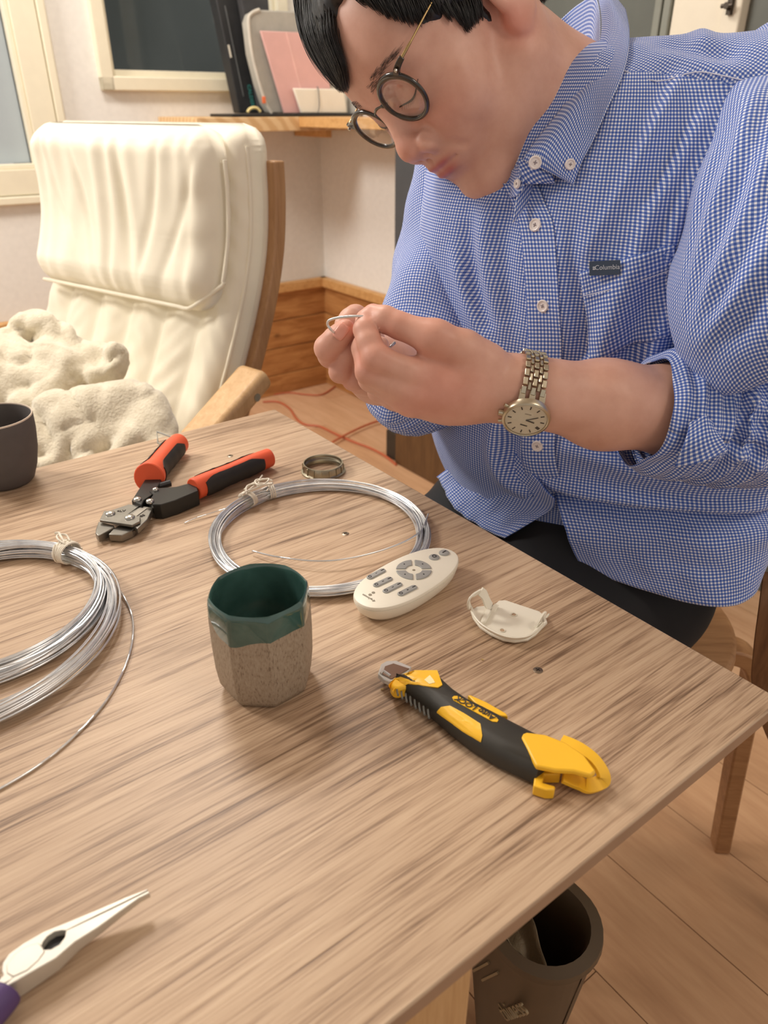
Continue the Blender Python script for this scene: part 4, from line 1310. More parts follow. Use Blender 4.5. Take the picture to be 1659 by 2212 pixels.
def f_throw(P):
    d = None
    for c, r in fills:
        e = s_ell(P, c, r); d = e if d is None else smin(d, e, .03)
    for pts, r in RL:
        e = None
        for i in range(len(pts) - 1):
            q = s_cap(P, pts[i], pts[i + 1], r, r); e = q if e is None else np.minimum(e, q)
        d = smin(d, e, .013)
    return d


V, F = sdf_mesh(f_throw, (-.86, .78, .40), (-.22, 1.36, .86), .0065)
Nv = vnormals(V, F); BT = np.array([WC * .30 + FC * .10, FC * .9 - WC * .25, UP])            # long soft folds, stretched across the seat
Q_ = V @ BT.T
V = V + Nv * (.0035 * vnoise(V, 6, 1) - .0120 * np.exp(-np.abs(vnoise(Q_, 9.0, 11)) * 5) - .0050 * np.exp(-np.abs(vnoise(Q_, 19.0, 12)) * 5) + .0006 * vnoise(V, 40, 2) + .006)[:, None]
me = mesh_np('fleece_throw', V, F)
t = NT('pale_fleece'); co = t.coord()
t.set(col=t.ramp(t.noise(co, 45, 5, .7), [(.3, srgb(206, 194, 168)), (.7, srgb(234, 224, 200))]), rough=.95, sheen=.6)
t.bump(t.noise(co, 260, 4), .5, .003)
tag(obj('fleece_throw', me, t.m, None, 180), 'rumpled pale beige fleece throw heaped on the armchair seat', 'blanket')

# ================================================================== stool under the man
m_stool = wood('stool_birch', (178, 134, 92), (160, 116, 76), (136, 94, 60), 'X', 2, .4, .05)
SCn = Vector((.300, .825, 0))
stool = tag(empty('wooden_stool', SCn), 'round bentwood stool the man sits on, one leg showing below the table edge', 'stool')
m = MB(); m.lathe([(.0001, .418), (.160, .418), (.170, .422), (.172, .436), (.170, .448), (.164, .452), (.0001, .4525)], 64); obj('seat', m, m_stool, stool, 40)
for k in range(3):
    a = math.atan2(.800 - SCn.y, .556 - SCn.x) + k * PI * 2 / 3
    dr = Vector((math.cos(a), math.sin(a), 0)); sdv = Vector((-dr.y, dr.x, 0))
    P = smoothpath([dr * .08 + UP * .404, dr * .15 + UP * .404, dr * .195 + UP * .397, dr * .216 + UP * .370, dr * .222 + UP * .33, dr * .236 + UP * .16, dr * .250 + UP * .0]  , 8)
    Nn = []
    for i in range(len(P)):
        tt_ = (P[min(i + 1, len(P) - 1)] - P[max(i - 1, 0)]).normalized(); Nn.append(tt_.cross(sdv))
    m = MB(); m.ribbon(P, Nn, [.046 - .016 * (i / len(P)) for i in range(len(P))], .024); obj('leg', m, m_stool, stool, 40, bevel=.003)
# sliver of another chair at the right edge
m_dkw = wood('walnut_brown', (142, 102, 68), (122, 84, 54), (96, 64, 40), 'Z', 2, .5, .05)
ch = tag(empty('side_chair', at(1700, 1640, 0)), 'brown wooden chair mostly outside the frame at the right edge', 'chair')
p0 = ad(1664, 1300, .80); P = smoothpath([ad(1672, 1240, .80), p0, ad(1651, 1400, .83), ad(1650, 1480, .86), ad(1690, 1600, .90), ad(1790, 1760, .97)], 8)
m = MB(); m.ribbon(P, [Vector((-.5, -.85, 0))] * len(P), .020, .030); obj('back_leg', m, m_dkw, ch, 40, True, bevel=.004)
q = P[-1]
m = MB(); m.ribbon([P[-1], Vector((q.x + .03, q.y, .0))], [Vector((-.5, -.85, 0))] * 2, .020, .030); obj('back_leg', m, m_dkw, ch, 40, True, bevel=.004)

# ================================================================== waste bin under the table corner
m_bin = plain('olive_brown_plastic', (92, 76, 56), .5, var=.05, scale=30)
BZ = .320


def bin_at(x, y): return at(x, y, BZ)


bc_ = Vector((.1300, .5720, 0)); Mb = frame(bc_, TX, TY, UP)          # local x = along the near table edge, y towards the viewer's right
near_c = Mb.inverted() @ bin_at(1198, 2150)
r = tag(empty('waste_bin', M=Mb), 'olive brown rounded plastic bin under the near table corner, lined with bag', 'bin')
bw, bl = .119, .155
cx0 = near_c.x + bw / 2 - .012; cy0 = near_c.y + bl / 2 - .004


def rr_ring(w_, l_, rad_, z): return [Vector((cx0 + x, cy0 + y, z)) for x, y in rrect(w_, l_, rad_, 8)]


m = MB(); m.rings([rr_ring(bw - .07, bl - .07, .035, .0), rr_ring(bw - .06, bl - .06, .04, .004), rr_ring(bw - .012, bl - .012, .052, BZ - .02), rr_ring(bw, bl, .058, BZ - .008), rr_ring(bw - .002, bl - .002, .057, BZ), rr_ring(bw - .026, bl - .026, .046, BZ + .0015), rr_ring(bw - .030, bl - .030, .044, BZ - .006), rr_ring(bw - .034, bl - .034, .042, BZ - .02), rr_ring(bw - .075, bl - .075, .03, .008)], True, True, True)
obj('bin_body', m, m_bin, r, 45)
t = NT('translucent_bag'); t.set(col=srgb(150, 134, 108), rough=.4, trans=.0, spec=.5); co = t.coord(); t.bump(t.noise(co, 60, 5, .7, 1.0), .8, .004); m_bag = t.m
G = []
for i in range(18):
    u = i / 17; row = []
    for j in range(14):
        v = j / 13
        # stretched over the mouth from the left wall; its free edge runs across to the far right
        e0 = Vector((cx0 - bw / 2 + .032, cy0 - bl / 2 + .024)); e1 = Vector((cx0 + bw / 2 - .026, cy0 + bl / 2 - .030))
        w0 = Vector((cx0 - bw / 2 + .019, cy0 - bl / 2 + .042)); w1 = Vector((cx0 - bw / 2 + .022, cy0 + bl / 2 - .030))
        p = e0.lerp(e1, u).lerp(w0.lerp(w1, u), v)
        row.append(Vector((p.x, p.y, BZ - .014 - .030 * math.sin(PI * v) - .012 * (1 - v) + .004 * math.sin(13 * v + 5 * u) + .003 * math.sin(17 * u))))
    G.append(row)
m = MB(); m.grid(G); obj('bag', m, m_bag, r, 180, False, solid=.0006)
m_let = plain('tan_lettering', (150, 130, 98), .6, var=0)
nrm = Vector((-1, 0, -.10)).normalized(); ex = (Vector((0, -1, 0)) * .42 + Vector((-.10, 0, 1)).normalized() * .95).normalized(); ey = nrm.cross(ex)


def on_face(y, z): return Vector((cx0 - bw / 2 + .006 + .024 * (1 - z / (BZ - .02)) - .0004, y, z))


text('lettering', 'thiness', .027, frame(on_face(cy0 - bl / 2 + .048, BZ - .092), ex, ey, nrm), m_let, r, .0012)
for k in range(2):
    p = on_face(cy0 - bl / 2 + .082 + k * .014, BZ - .078 - k * .002); m = MB(); m.ribbon([p - ex * .030, p + ex * .030], [nrm, nrm], .0026, .0024); obj('print_line', m, m_let, r, 30)
# ================================================================== the man
HP = Vector((.068, .820, CAM_Z + .053))
HL = Vector((.362, -.853, .376)).normalized(); HF = Vector((-.542, -.521, -.660))
HF = (HF - HL * HF.dot(HL)).normalized(); HU = HF.cross(HL).normalized()
HR = np.array([HL, HU, HF])                    # rows: head axes (left, up, forward)
HPn = np.array(HP)


def hw(x, y, z): return HP + HL * (x / 1000) + HU * (y / 1000) + HF * (z / 1000)


MAN = Vector((.25, .82, .0))
man = tag(empty('person', MAN), 'man in blue gingham shirt, round glasses and dark trousers, bending a wire with both hands', 'person')


def sub(a, b, k): return smax(a, -b, k)


def f_head(Pw):
    P = ((Pw - HPn) @ HR.T * 1000).astype(np.float32)          # millimetres in head axes
    A = P.copy(); A[:, 0] = np.abs(A[:, 0])                    # mirrored side
    d = s_ell(P, (0, 46, -2), (75, 84, 94))
    d = smin(d, s_ell(P, (0, 44, 50), (60, 50, 52)), 30)       # forehead
    d = smin(d, s_ell(P, (0, -14, 42), (62, 72, 54)), 26)
    d = smin(d, s_ell(P, (0, -64, 46), (45, 40, 44)), 22)
    d = smin(d, s_ell(A, (34, -22, 64), (30, 30, 24)), 22)      # cheek
    d = smin(d, s_cap(A, (55, -48, 8), (22, -102, 78), 16, 15), 22)
    d = smin(d, s_ell(P, (0, -97, 83), (26, 18, 20)), 20)
    d = smin(d, s_ell(P, (0, -104, 60), (26, 20, 26)), 26)
    d = smin(d, s_cap(A, (12, 30, 88), (44, 28, 74), 11, 9), 16)  # brow
    d = sub(d, s_ell(A, (33, 15, 107), (17, 11, 14)), 14)
    d = smin(d, s_ell(A, (32, 13, 80), (17, 13, 12.5)), 5)      # closed lids
    d = smin(d, s_cap(P, (0, 22, 91), (0, -15, 109), 8.5, 9.5), 12)
    d = smin(d, s_ell(P, (0, -22, 111), (12, 11, 11)), 7)
    d = smin(d, s_ell(A, (15.5, -28, 100), (9, 10, 12)), 5)
    d = sub(d, s_cap(A, (24, -17, 98), (26.5, -32, 95), 1.9, 2.0), 3.0)
    d = smin(d, s_cap(P, (0, -29, 110), (0, -39, 100), 4, 4), 5)
    d = sub(d, s_cap(A, (8.5, -39, 106), (7.5, -30, 99), 4.6, 3.8), 1.4)
    d = smin(d, s_ell(P, (0, -50, 77), (36, 27, 26)), 16)      # muzzle
    d = sub(d, s_cap(P, (0, -40, 104), (0, -46, 105), 2.2, 2.2), 4)
    d = smin(d, s_ell(A, (5, -50.0, 96), (17.5, 5.0, 9.5)), 4)    # lips, pushed forward
    d = smin(d, s_ell(A, (4, -61.0, 95), (16, 6.2, 9.5)), 4)
    for a_, b_ in (((-3, -55.2, 105.6), (12, -55.4, 104.2)), ((12, -55.4, 104.2), (20, -55.8, 100.2)), ((20, -55.8, 100.2), (27, -55.6, 92))):
        d = sub(d, s_cap(A, a_, b_, .9, 1.0), 1.6)
    d = sub(d, s_cap(P, (-12, -73, 102), (12, -73, 102), 4, 4), 9)
    d = sub(d, s_cap(A, (21, -24, 105), (35, -54, 92), 1.3, 1.2), 7)
    e = s_ell(A, (77, 4, -10), (7, 31, 18)); e = sub(e, s_ell(A, (85, 8, -6), (8, 18, 9)), 4)
    e = smin(e, s_ell(A, (74, -25, -1), (5, 9.5, 8)), 5)
    d = smin(d, e, 5)
    return d / 1000


NB = np.array((.188, .838, 1.050), np.float32)
N0 = np.array(hw(0, -40, -22), np.float32)


def ap(px, py, d): return np.array(ad(px, py, d), np.float32)


SHL, ELL = ap(1630, 235, .668), ap(1690, 850, .675)
WRL = ap(1108, 838, .605)
SHR, ELR = ap(1020, 240, .87), ap(918, 835, .82)
WRR = ap(842, 800, .690)
TORSO = [((.205, .825, .98), .085), ((.215, .815, .80), .095), ((.225, .825, .70), .085)]


def f_trunk(P):
    d = s_cap(P, N0, NB, .056, .058)
    nk = np.array(hw(40, -70, -8), np.float32)
    d = smin(d, s_cap(P, np.array(hw(52, -28, -18), np.float32), np.array((.165, .775, 1.02), np.float32), .020, .015), .03)   # neck muscle
    d = smin(d, s_cap(P, NB, np.array(TORSO[0][0]), .055, .085), .03)
    d = smin(d, s_cap(P, np.array(TORSO[0][0]), np.array(TORSO[1][0]), .085, .092), .03)
    d = smin(d, s_cap(P, np.array(TORSO[1][0]), np.array(TORSO[2][0]), .092, .10), .03)
    d = smin(d, s_cap(P, np.array(TORSO[0][0]) + np.array((0, 0, .04)), SHL, .05, .040), .04)
    d = smin(d, s_cap(P, np.array(TORSO[0][0]) + np.array((0, 0, .04)), SHR, .05, .040), .04)
    return d


def f_arm_l(P):
    d = s_cap(P, SHL, ELL, .040, .036)
    d = smin(d, s_cap(P, ELL, ap(1480, 888, .640), .036, .038), .02)
    d = smin(d, s_cap(P, ap(1480, 888, .640), ap(1300, 874, .620), .038, .034), .02)
    d = smin(d, s_cap(P, ap(1300, 874, .620), ap(1180, 852, .606), .034, .0245), .02)
    d = smin(d, s_cap(P, ap(1180, 852, .606), WRL, .0245, .0235), .02)
    return d


# finger chains: (picture point, distance) -> radius ; left hand is nearest the camera
LH = {
    'palm1': [((1108, 834, .604), .0235), ((1010, 808, .598), .0230), ((930, 808, .594), .0155)],
    'palm2': [((1108, 850, .604), .0220), ((1000, 852, .600), .0215), ((900, 848, .597), .0165)],
    'palm3': [((1060, 850, .612), .020), ((960, 858, .612), .019), ((896, 862, .608), .0140)],
    'thumb': [((1052, 786, .590), .0170), ((1000, 758, .583), .0165), ((940, 731, .578), .0135), ((862, 703, .582), .0104), ((832, 690, .585), .0104), ((806, 677, .590), .0078)],
    'index': [((918, 820, .590), .0132), ((885, 806, .585), .0122), ((812, 773, .578), .0112), ((797, 738, .580), .0094), ((788, 712, .583), .0088), ((790, 690, .589), .0074), ((795, 680, .592), .0058)],
    'middle': [((900, 848, .592), .0136), ((860, 832, .589), .0120), ((797, 803, .587), .0106), ((785, 752, .594), .0092), ((790, 722, .600), .0080), ((797, 700, .604), .0064)],
    'ring': [((893, 858, .598), .0138), ((850, 842, .598), .0116), ((802, 818, .600), .0104), ((806, 775, .612), .0088), ((822, 745, .618), .0072)],
    'pinky': [((890, 868, .606), .0118), ((850, 858, .610), .0100), ((818, 845, .615), .0090), ((828, 808, .624), .0076), ((846, 785, .628), .0064)],
}
RHD = {
    'palm1': [((842, 800, .690), .024), ((806, 782, .672), .0235), ((780, 770, .655), .018)],
    'palm2': [((846, 815, .690), .022), ((810, 815, .675), .021), ((790, 812, .662), .016)],
    'thumb': [((805, 775, .665), .0150), ((755, 782, .650), .0120), ((715, 766, .625), .0110), ((708, 752, .612), .0108), ((726, 732, .606), .0100), ((742, 716, .602), .0084), ((748, 709, .601), .0070)],
    'index': [((800, 735, .650), .0130), ((775, 700, .640), .0108), ((768, 686, .632), .0104), ((757, 690, .622), .0092), ((742, 700, .613), .0076)],
    'middle': [((795, 780, .648), .0125), ((762, 800, .634), .0100), ((735, 803, .621), .0092), ((747, 765, .617), .0086), ((770, 730, .619), .0078), ((778, 700, .626), .0066)],
    'ring': [((800, 800, .652), .0125), ((785, 822, .640), .0096), ((763, 821, .628), .0088), ((777, 782, .624), .0082), ((792, 745, .628), .0070)],
    'pinky': [((808, 815, .660), .0115), ((790, 832, .648), .0092), ((776, 830, .642), .0084), ((788, 795, .640), .0074)],
}


def cv(h): return {k: [(ap(*p), r) for p, r in v] for k, v in h.items()}


LHc, RHc = cv(LH), cv(RHD)


def f_hand(P, H, kf=.0022):
    d = None
    for k in ('palm1', 'palm2', 'palm3'):
        if k in H: d = chain(P, H[k], d=d, kk=.012)
    for k in ('thumb', 'index', 'middle', 'ring', 'pinky'):
        e = chain(P, H[k], kk=.0035)
        d = smin(d, e, kf if k != 'thumb' else .004)
    return d


def f_lhand(P):
    d = f_hand(P, LHc)
    d = smin(d, s_ell(P, ap(880, 866, .598), (.0105, .0105, .0105)), .008)     # knuckle bumps
    d = smin(d, s_ell(P, ap(938, 726, .577), (.0115, .0105, .0095)), .010)
    d = smin(d, s_cap(P, ap(950, 745, .586), ap(925, 785, .590), .008, .008), .012)  # web
    return d


def f_rhand(P):
    d = f_hand(P, RHc, .0012)
    d = smin(d, s_cap(P, WRR, ap(880, 815, .755), .026, .034), .02)
    d = smin(d, s_cap(P, ap(880, 815, .755), ELR, .034, .036), .02)
    return smin(d, s_cap(P, SHR, ELR, .040, .036), .02)


def boxed(f, lo, hi, P, far=.05):
    lo = np.asarray(lo); hi = np.asarray(hi)
    q = np.maximum(np.maximum(lo - P, P - hi), 0); db = np.sqrt((q * q).sum(1))
    out = (db + far * .4).astype(np.float32); m = db < far
    if m.any(): out[m] = f(P[m])
    return out


def bounds(pts, pad):
    a = np.array(pts); return a.min(0) - pad, a.max(0) + pad


B_HEAD = (HPn - .125, HPn + .145)
B_LH = bounds([p for v in LHc.values() for p, r in v], .03)
B_AL = bounds([SHL, ELL, WRL], .05)
B_RH = bounds([p for v in RHc.values() for p, r in v] + [ELR, SHR], .05)
B_TR = bounds([np.array(t_[0]) for t_ in TORSO] + [SHL, SHR, N0, NB], .11)


def f_body(P):
    h = boxed(f_head, *B_HEAD, P)
    tr = boxed(f_trunk, *B_TR, P)
    d = smin(h, tr, .022)
    al = boxed(f_arm_l, *B_AL, P); lh = boxed(f_lhand, *B_LH, P)
    d = np.minimum(d, smin(al, lh, .012))
    return np.minimum(d, boxed(f_rhand, *B_RH, P))


lo, hi = bounds([B_HEAD[0], B_HEAD[1], B_LH[0], B_AL[0], B_AL[1], B_RH[0], B_RH[1], B_TR[0], B_TR[1]], .004)
V, F = sdf_mesh(f_body, lo, hi, .0019)
# tint channels: R lips, G flush, B beard shadow
Hc = (V - HPn) @ HR.T * 1000; Ac = Hc.copy(); Ac[:, 0] = np.abs(Ac[:, 0])


def blob(C_, c, r): return np.exp(-(((C_ - np.array(c)) / np.array(r)) ** 2).sum(1))


lips = np.clip(blob(Ac, (7, -51, 104), (13, 3.4, 9)) * 1.4 + blob(Ac, (5, -60.5, 103), (13, 4.2, 9)) * 1.4, 0, 1)
fl = blob(Ac, (74, -22, 0), (12, 20, 18)) * 1.0 + blob(Hc, (0, -20, 112), (14, 12, 14)) * .55 + blob(Ac, (40, -18, 82), (24, 18, 22)) * .35
for c, r in (((880, 866, .598), .014), ((938, 726, .577), .014), ((812, 763, .578), .013), ((792, 790, .586), .013), ((788, 712, .583), .010), ((862, 703, .582), .012), ((708, 752, .612), .012), ((733, 802, .626), .012), ((752, 820, .632), .012), ((748, 709, .601), .010), ((765, 686, .632), .010), ((800, 674, .592), .012), ((960, 840, .59), .03)):
    fl += np.exp(-((V - ap(*c)) ** 2).sum(1) / (r * r)) * .7
bd = np.clip(blob(Hc, (0, -78, 70), (50, 34, 46)) * .8 + blob(Ac, (14, -40, 98), (20, 7, 14)) * .5, 0, 1)
me = mesh_np('body', V, F)
ca = me.color_attributes.new('tint', 'FLOAT_COLOR', 'POINT')
ca.data.foreach_set('color', np.c_[lips, np.clip(fl, 0, 1), bd, np.ones(len(V))].astype(np.float32).ravel())
t = NT('skin'); co = t.coord()
at_ = t.new('ShaderNodeVertexColor'); at_.layer_name = 'tint'
sp = t.new('ShaderNodeSeparateColor'); t.link(at_.outputs[0], sp.inputs[0])
b0 = t.ramp(t.noise(co, 38, 4, .6), [(.3, srgb(206, 156, 136)), (.7, srgb(220, 173, 154))])
b1 = t.mix(t.math('MULTIPLY', sp.outputs[1], .62), b0, srgb(216, 126, 108))
b2 = t.mix(t.math('MULTIPLY', sp.outputs[2], .45), b1, srgb(164, 120, 106))
b3 = t.mix(t.math('MULTIPLY', sp.outputs[0], .85), b2, srgb(176, 92, 88))
t.set(col=b3, rough=.46, spec=.4, sss=.12)
t.p.inputs['Subsurface Radius'].default_value = (.012, .005, .003); t.p.inputs['Subsurface Scale'].default_value = .5
t.bump(t.noise(co, 900, 3), .12, .0003)
m_skin = t.m
body = obj('body', me, m_skin, man, 180, True)

# nails
m_nail = plain('nail', (226, 160, 142), .25, var=.02)
def nail(c, nrm, ln, L_, W_):
    c = Vector(c); nrm = Vector(nrm).normalized(); x = Vector(ln); x = (x - nrm * x.dot(nrm)).normalized(); y = nrm.cross(x)
    G = [[c + x * (L_ * (u - .5)) * (1) + y * (W_ * .5 * math.sin(v)) * (1 - .25 * (2 * u - 1) ** 4) + nrm * (.0013 * (math.cos(v) - 1) * 2.2 + .0006 * (1 - (2 * u - 1) ** 2)) for v in np.linspace(-1.1, 1.1, 9)] for u in np.linspace(0, 1, 9)]
    m = MB(); m.grid(G); return obj('fingernail', m, m_nail, body, 180, True, solid=.0005)


def surf(px, py, f=f_body, d0=.4, d1=1.1):    # where the line of sight meets a distance field
    r_ = np.array(ray(px, py)); ln = np.linalg.norm(r_); o = np.array(CAM); tt_ = d0 * ln
    for _ in range(90):
        p = o + r_ / ln * tt_; v = float(f(p[None].astype(np.float32))[0])
        if v < .0002 or tt_ > d1 * ln * 1.2: break
        tt_ += v * .8
    e = .0015; g = [float(f((p + np.eye(3)[i] * e)[None].astype(np.float32))[0] - f((p - np.eye(3)[i] * e)[None].astype(np.float32))[0]) for i in range(3)]
    n = np.array(g); n /= np.linalg.norm(n) + 1e-9
    return Vector(p), Vector(n)


p, n = surf(737, 716); nail(p + n * .0004, n, ad(750, 700, .6) - ad(725, 733, .6), .0135, .0112)

# brows, lashes, a few stray hairs
m_hair = plain('black_hair', (30, 26, 26), .38, var=.15, scale=120)
m = MB(); rg = random.Random(4)
def hsurf(x, y, z0=130):                # front surface of the head in head axes
    o = np.array(hw(x, y, z0)); dr = -np.array(HF)
    for _ in range(60):
        v = float(f_head(o[None].astype(np.float32))[0]);
        if v < .0002: break
        o = o + dr * v * .8
    return Vector(o)


for sg in (1, -1):
    for k in range(110):
        u = rg.random(); x = 13 + 37 * u; y = 37.5 + 5 * math.sin(u * 2.0) - 4 * u * u + rg.uniform(-4.2, 4.2) * (1 - .6 * u)
        p = hsurf(x * sg, y) + HF * .0004
        q = hsurf((x + rg.uniform(4, 8)) * sg, y + rg.uniform(-1, 2.5) - 2 * u) + HF * .0009
        m.tube([p, (p + q) / 2 + HF * .0006, q], [.00014, .00013, .00005], 4)
obj('eyebrows', m, plain('brow_hair', (92, 72, 64), .6, var=.1), body, 180, True)
m = MB()
for sg in (1, -1):
    P = [hsurf((16 + 32 * u) * sg, 9.0 - 5.5 * math.sin(PI * u) + 3 * u) + HF * .0003 for u in np.linspace(0, 1, 16)]
    m.tube(P, [.0003 + .0006 * math.sin(PI * min(1, u + .1)) for u in np.linspace(0, 1, 16)], 6)
    for u in np.linspace(.1, .8, 18):
        p = P[int(u * 15)]; m.tube([p, p + HF * .0035 - HU * .0028 + HL * .0018 * (u - .4) * sg], [.0002, .00006], 4)
obj('eyelashes', m, m_hair, body, 180, True)
# ================================================================== shirt
m_ging = gingham()
m_btnw = plain('shirt_button', (236, 228, 226), .3, var=.02)
m_thread = plain('button_thread', (150, 140, 146), .8, var=0)
SA = Vector((.215, .818, 0)); SF = Vector((-.62, -.785, 0)).normalized(); SL = Vector((-SF.y, SF.x, 0))
SL = Vector((.785, -.62, 0)).normalized()


def tb(l, f, z, lean=0.0): return np.array(SA + SL * l + SF * f + UP * z, np.float32)


RB = np.array([SL, SF, UP]).T                      # columns


def f_shirt(P):
    q = ((P - np.array(SA, np.float32)) @ RB).astype(np.float32)      # left, front, up
    d = s_ell(q, (.0, .000, .930), (.172, .120, .170))
    d = smin(d, s_ell(q, (.0, .018, .770), (.165, .130, .190)), .08)
    d = smin(d, s_cap(q, (-.150, -.005, 1.015), (.150, -.005, 1.046), .058, .062), .06)
    d = smin(d, s_cap(P, NB + np.array((.004, .004, -.035), np.float32), np.array(tb(0, -.01, .99)), .052, .095), .04)
    d = smin(d, s_cap(P, np.array((.215, .815, 1.035), np.float32), tb(.17, -.005, 1.05), .064, .060), .04)
    d = smin(d, s_ell(q, (.07, .06, .95), (.085, .065, .10)), .06)
    d = smin(d, s_ell(q, (-.075, .05, .93), (.085, .065, .10)), .06)
    d = smin(d, s_ell(q, (.120, -.025, .775), (.150, .130, .165)), .06)
    return d


lo, hi = bounds([tb(l, f, z) for l in (-.24, .24) for f in (-.20, .20) for z in (.56, 1.14)], 0)
V, F = sdf_mesh(lambda P: np.maximum(f_shirt(P), .655 - P[:, 2]), lo, hi, .0034)
Nv = vnormals(V, F)


def shirt_hit(px, py): return surf(px, py, f_shirt)


# folds: picture polylines laid on the cloth -> ridges (+) and creases (-)
FOLDS = [
    ([(1470, 165), (1420, 270), (1345, 410), (1270, 545)], .0030, .006), ([(1440, 150), (1385, 260), (1320, 380)], -.0025, .009),
    ([(1520, 240), (1470, 340), (1400, 480), (1370, 560)], .0035, .007), ([(1500, 230), (1440, 350), (1390, 450)], -.0030, .010),
    ([(1570, 250), (1500, 390), (1450, 520), (1440, 600)], .0040, .008),
    ([(1360, 150), (1330, 260), (1290, 420), (1250, 560)], .0022, .010),
    ([(1400, 560), (1350, 600), (1310, 690), (1280, 800), (1240, 900)], .0075, .014), ([(1350, 560), (1290, 680), (1250, 800)], -.005, .013),
    ([(1450, 620), (1420, 720), (1390, 830)], .006, .013), ([(1430, 600), (1385, 700), (1345, 800)], -.005, .010),
    ([(1240, 470), (1235, 560), (1250, 680), (1270, 800)], -.0028, .010), ([(1215, 500), (1215, 640), (1235, 780)], .0025, .008),
    ([(1060, 420), (1040, 520), (1060, 640), (1090, 740)], .004, .012), ([(1010, 470), (1020, 600), (1060, 720)], -.005, .012),
    ([(1100, 430), (1090, 560), (1110, 700)], -.003, .010), ([(985, 560), (1030, 690), (1090, 790)], .005, .010),
    ([(1080, 900), (1070, 960), (1090, 1030), (1150, 1070)], .006, .011), ([(1110, 920), (1100, 980), (1130, 1040)], -.005, .010),
    ([(1180, 1040), (1260, 1062), (1400, 1080), (1520, 1090), (1650, 1095)], .0075, .010), ([(1180, 1068), (1260, 1088), (1400, 1106), (1520, 1112), (1650, 1116)], -.010, .009),
    ([(1210, 960), (1300, 990), (1430, 1030), (1560, 1050)], .004, .013), ([(1250, 930), (1330, 960), (1420, 1000)], -.004, .012),
    ([(1440, 110), (1540, 150), (1630, 165)], .0028, .010), ([(1380, 80), (1480, 110), (1600, 120)], -.0025, .010), ([(1420, 60), (1520, 90), (1620, 100)], .003, .010),
]
DISP = np.zeros(len(V))
front = (((V - np.array(SA)) @ RB)[:, 1] > -.09)
FP = []
for pts, amp, wd in FOLDS:
    Q = [np.array(shirt_hit(x, y)[0]) for x, y in pts]
    Q = np.array([list(v) for v in smoothpath([Vector(q) for q in Q], 5)])
    FP.append((Q, amp, wd))


def fold_disp(X):
    D = np.zeros(len(X))
    for Q, amp, wd in FP:
        lo_, hi_ = Q.min(0) - 3 * wd, Q.max(0) + 3 * wd
        m = ((X > lo_) & (X < hi_)).all(1)
        if not m.any(): continue
        x = X[m]; best = np.full(len(x), 9.0); par = np.zeros(len(x))
        for i in range(len(Q) - 1):
            a, b = Q[i], Q[i + 1]; ba = b - a; tt_ = np.clip(((x - a) @ ba) / (ba @ ba), 0, 1)
            dd = np.linalg.norm(x - a - tt_[:, None] * ba, axis=1); u = (i + tt_) / (len(Q) - 1)
            k = dd < best; best[k] = dd[k]; par[k] = u[k]
        D[m] += 1.85 * amp * np.exp(-(best / wd) ** 2) * np.sin(PI * np.clip(par * .92 + .04, 0, 1)) ** .6
    return D


DISP = fold_disp(V) + .0016 * vnoise(V, 7, 3) + .0006 * vnoise(V, 20, 4)
V2 = V + Nv * DISP[:, None]
q = (V2 - np.array(SA)) @ RB
phi = np.arctan2(q[:, 0], q[:, 1] + .03)
# arc length around an ellipse as the horizontal thread coordinate
tab_a = np.linspace(-PI, PI, 721); ex_, ey_ = .168 * np.sin(tab_a), .135 * np.cos(tab_a)
arc = np.concatenate([[0], np.cumsum(np.hypot(np.diff(ex_), np.diff(ey_)))]); arc -= arc[360]
ell_a = np.arctan2(ex_, ey_)
uu = np.interp(phi, ell_a[1:-1], arc[1:-1])
UVv = np.c_[uu, q[:, 2] * 1.02 + .12 * np.abs(q[:, 0]) * 0]
Nf = vnormals(V2, F)
# yoke over the shoulder: turn the weave
yoke = q[:, 2] > (1.040 + .020 * np.clip(np.abs(q[:, 0]) / .15, 0, 1) * 0 - .10 * np.clip(q[:, 0] - .03, 0, 1))
front_l = shirt_hit(1350, 150)[0]; front_r = shirt_hit(1560, 175)[0]
qa = np.array(front_l - SA) @ RB; qb = np.array(front_r - SA) @ RB
zline = qa[2] + (qb[2] - qa[2]) * (q[:, 0] - qa[0]) / (qb[0] - qa[0])
fy = (q[F].mean(1)[:, 2] > zline[F].mean(1)) & (q[F].mean(1)[:, 0] > .01)
vv_y = .8 * q[:, 1] - .6 * q[:, 2]
UVy = np.c_[q[:, 0] * .92 + vv_y * .39, vv_y * .92 - q[:, 0] * .39]
UVl = UVv[F]; UVl[fy] = UVy[F][fy]
me = mesh_np('shirt', V2, F); set_uv(me, F, UVl)
shirt = obj('shirt', me, m_ging, man, 180, True)


def shirt_pt(px, py, lift=0.0):
    p, n = shirt_hit(px, py); dd = float(fold_disp(np.array(p)[None])[0]); return p + n * (dd + lift), n


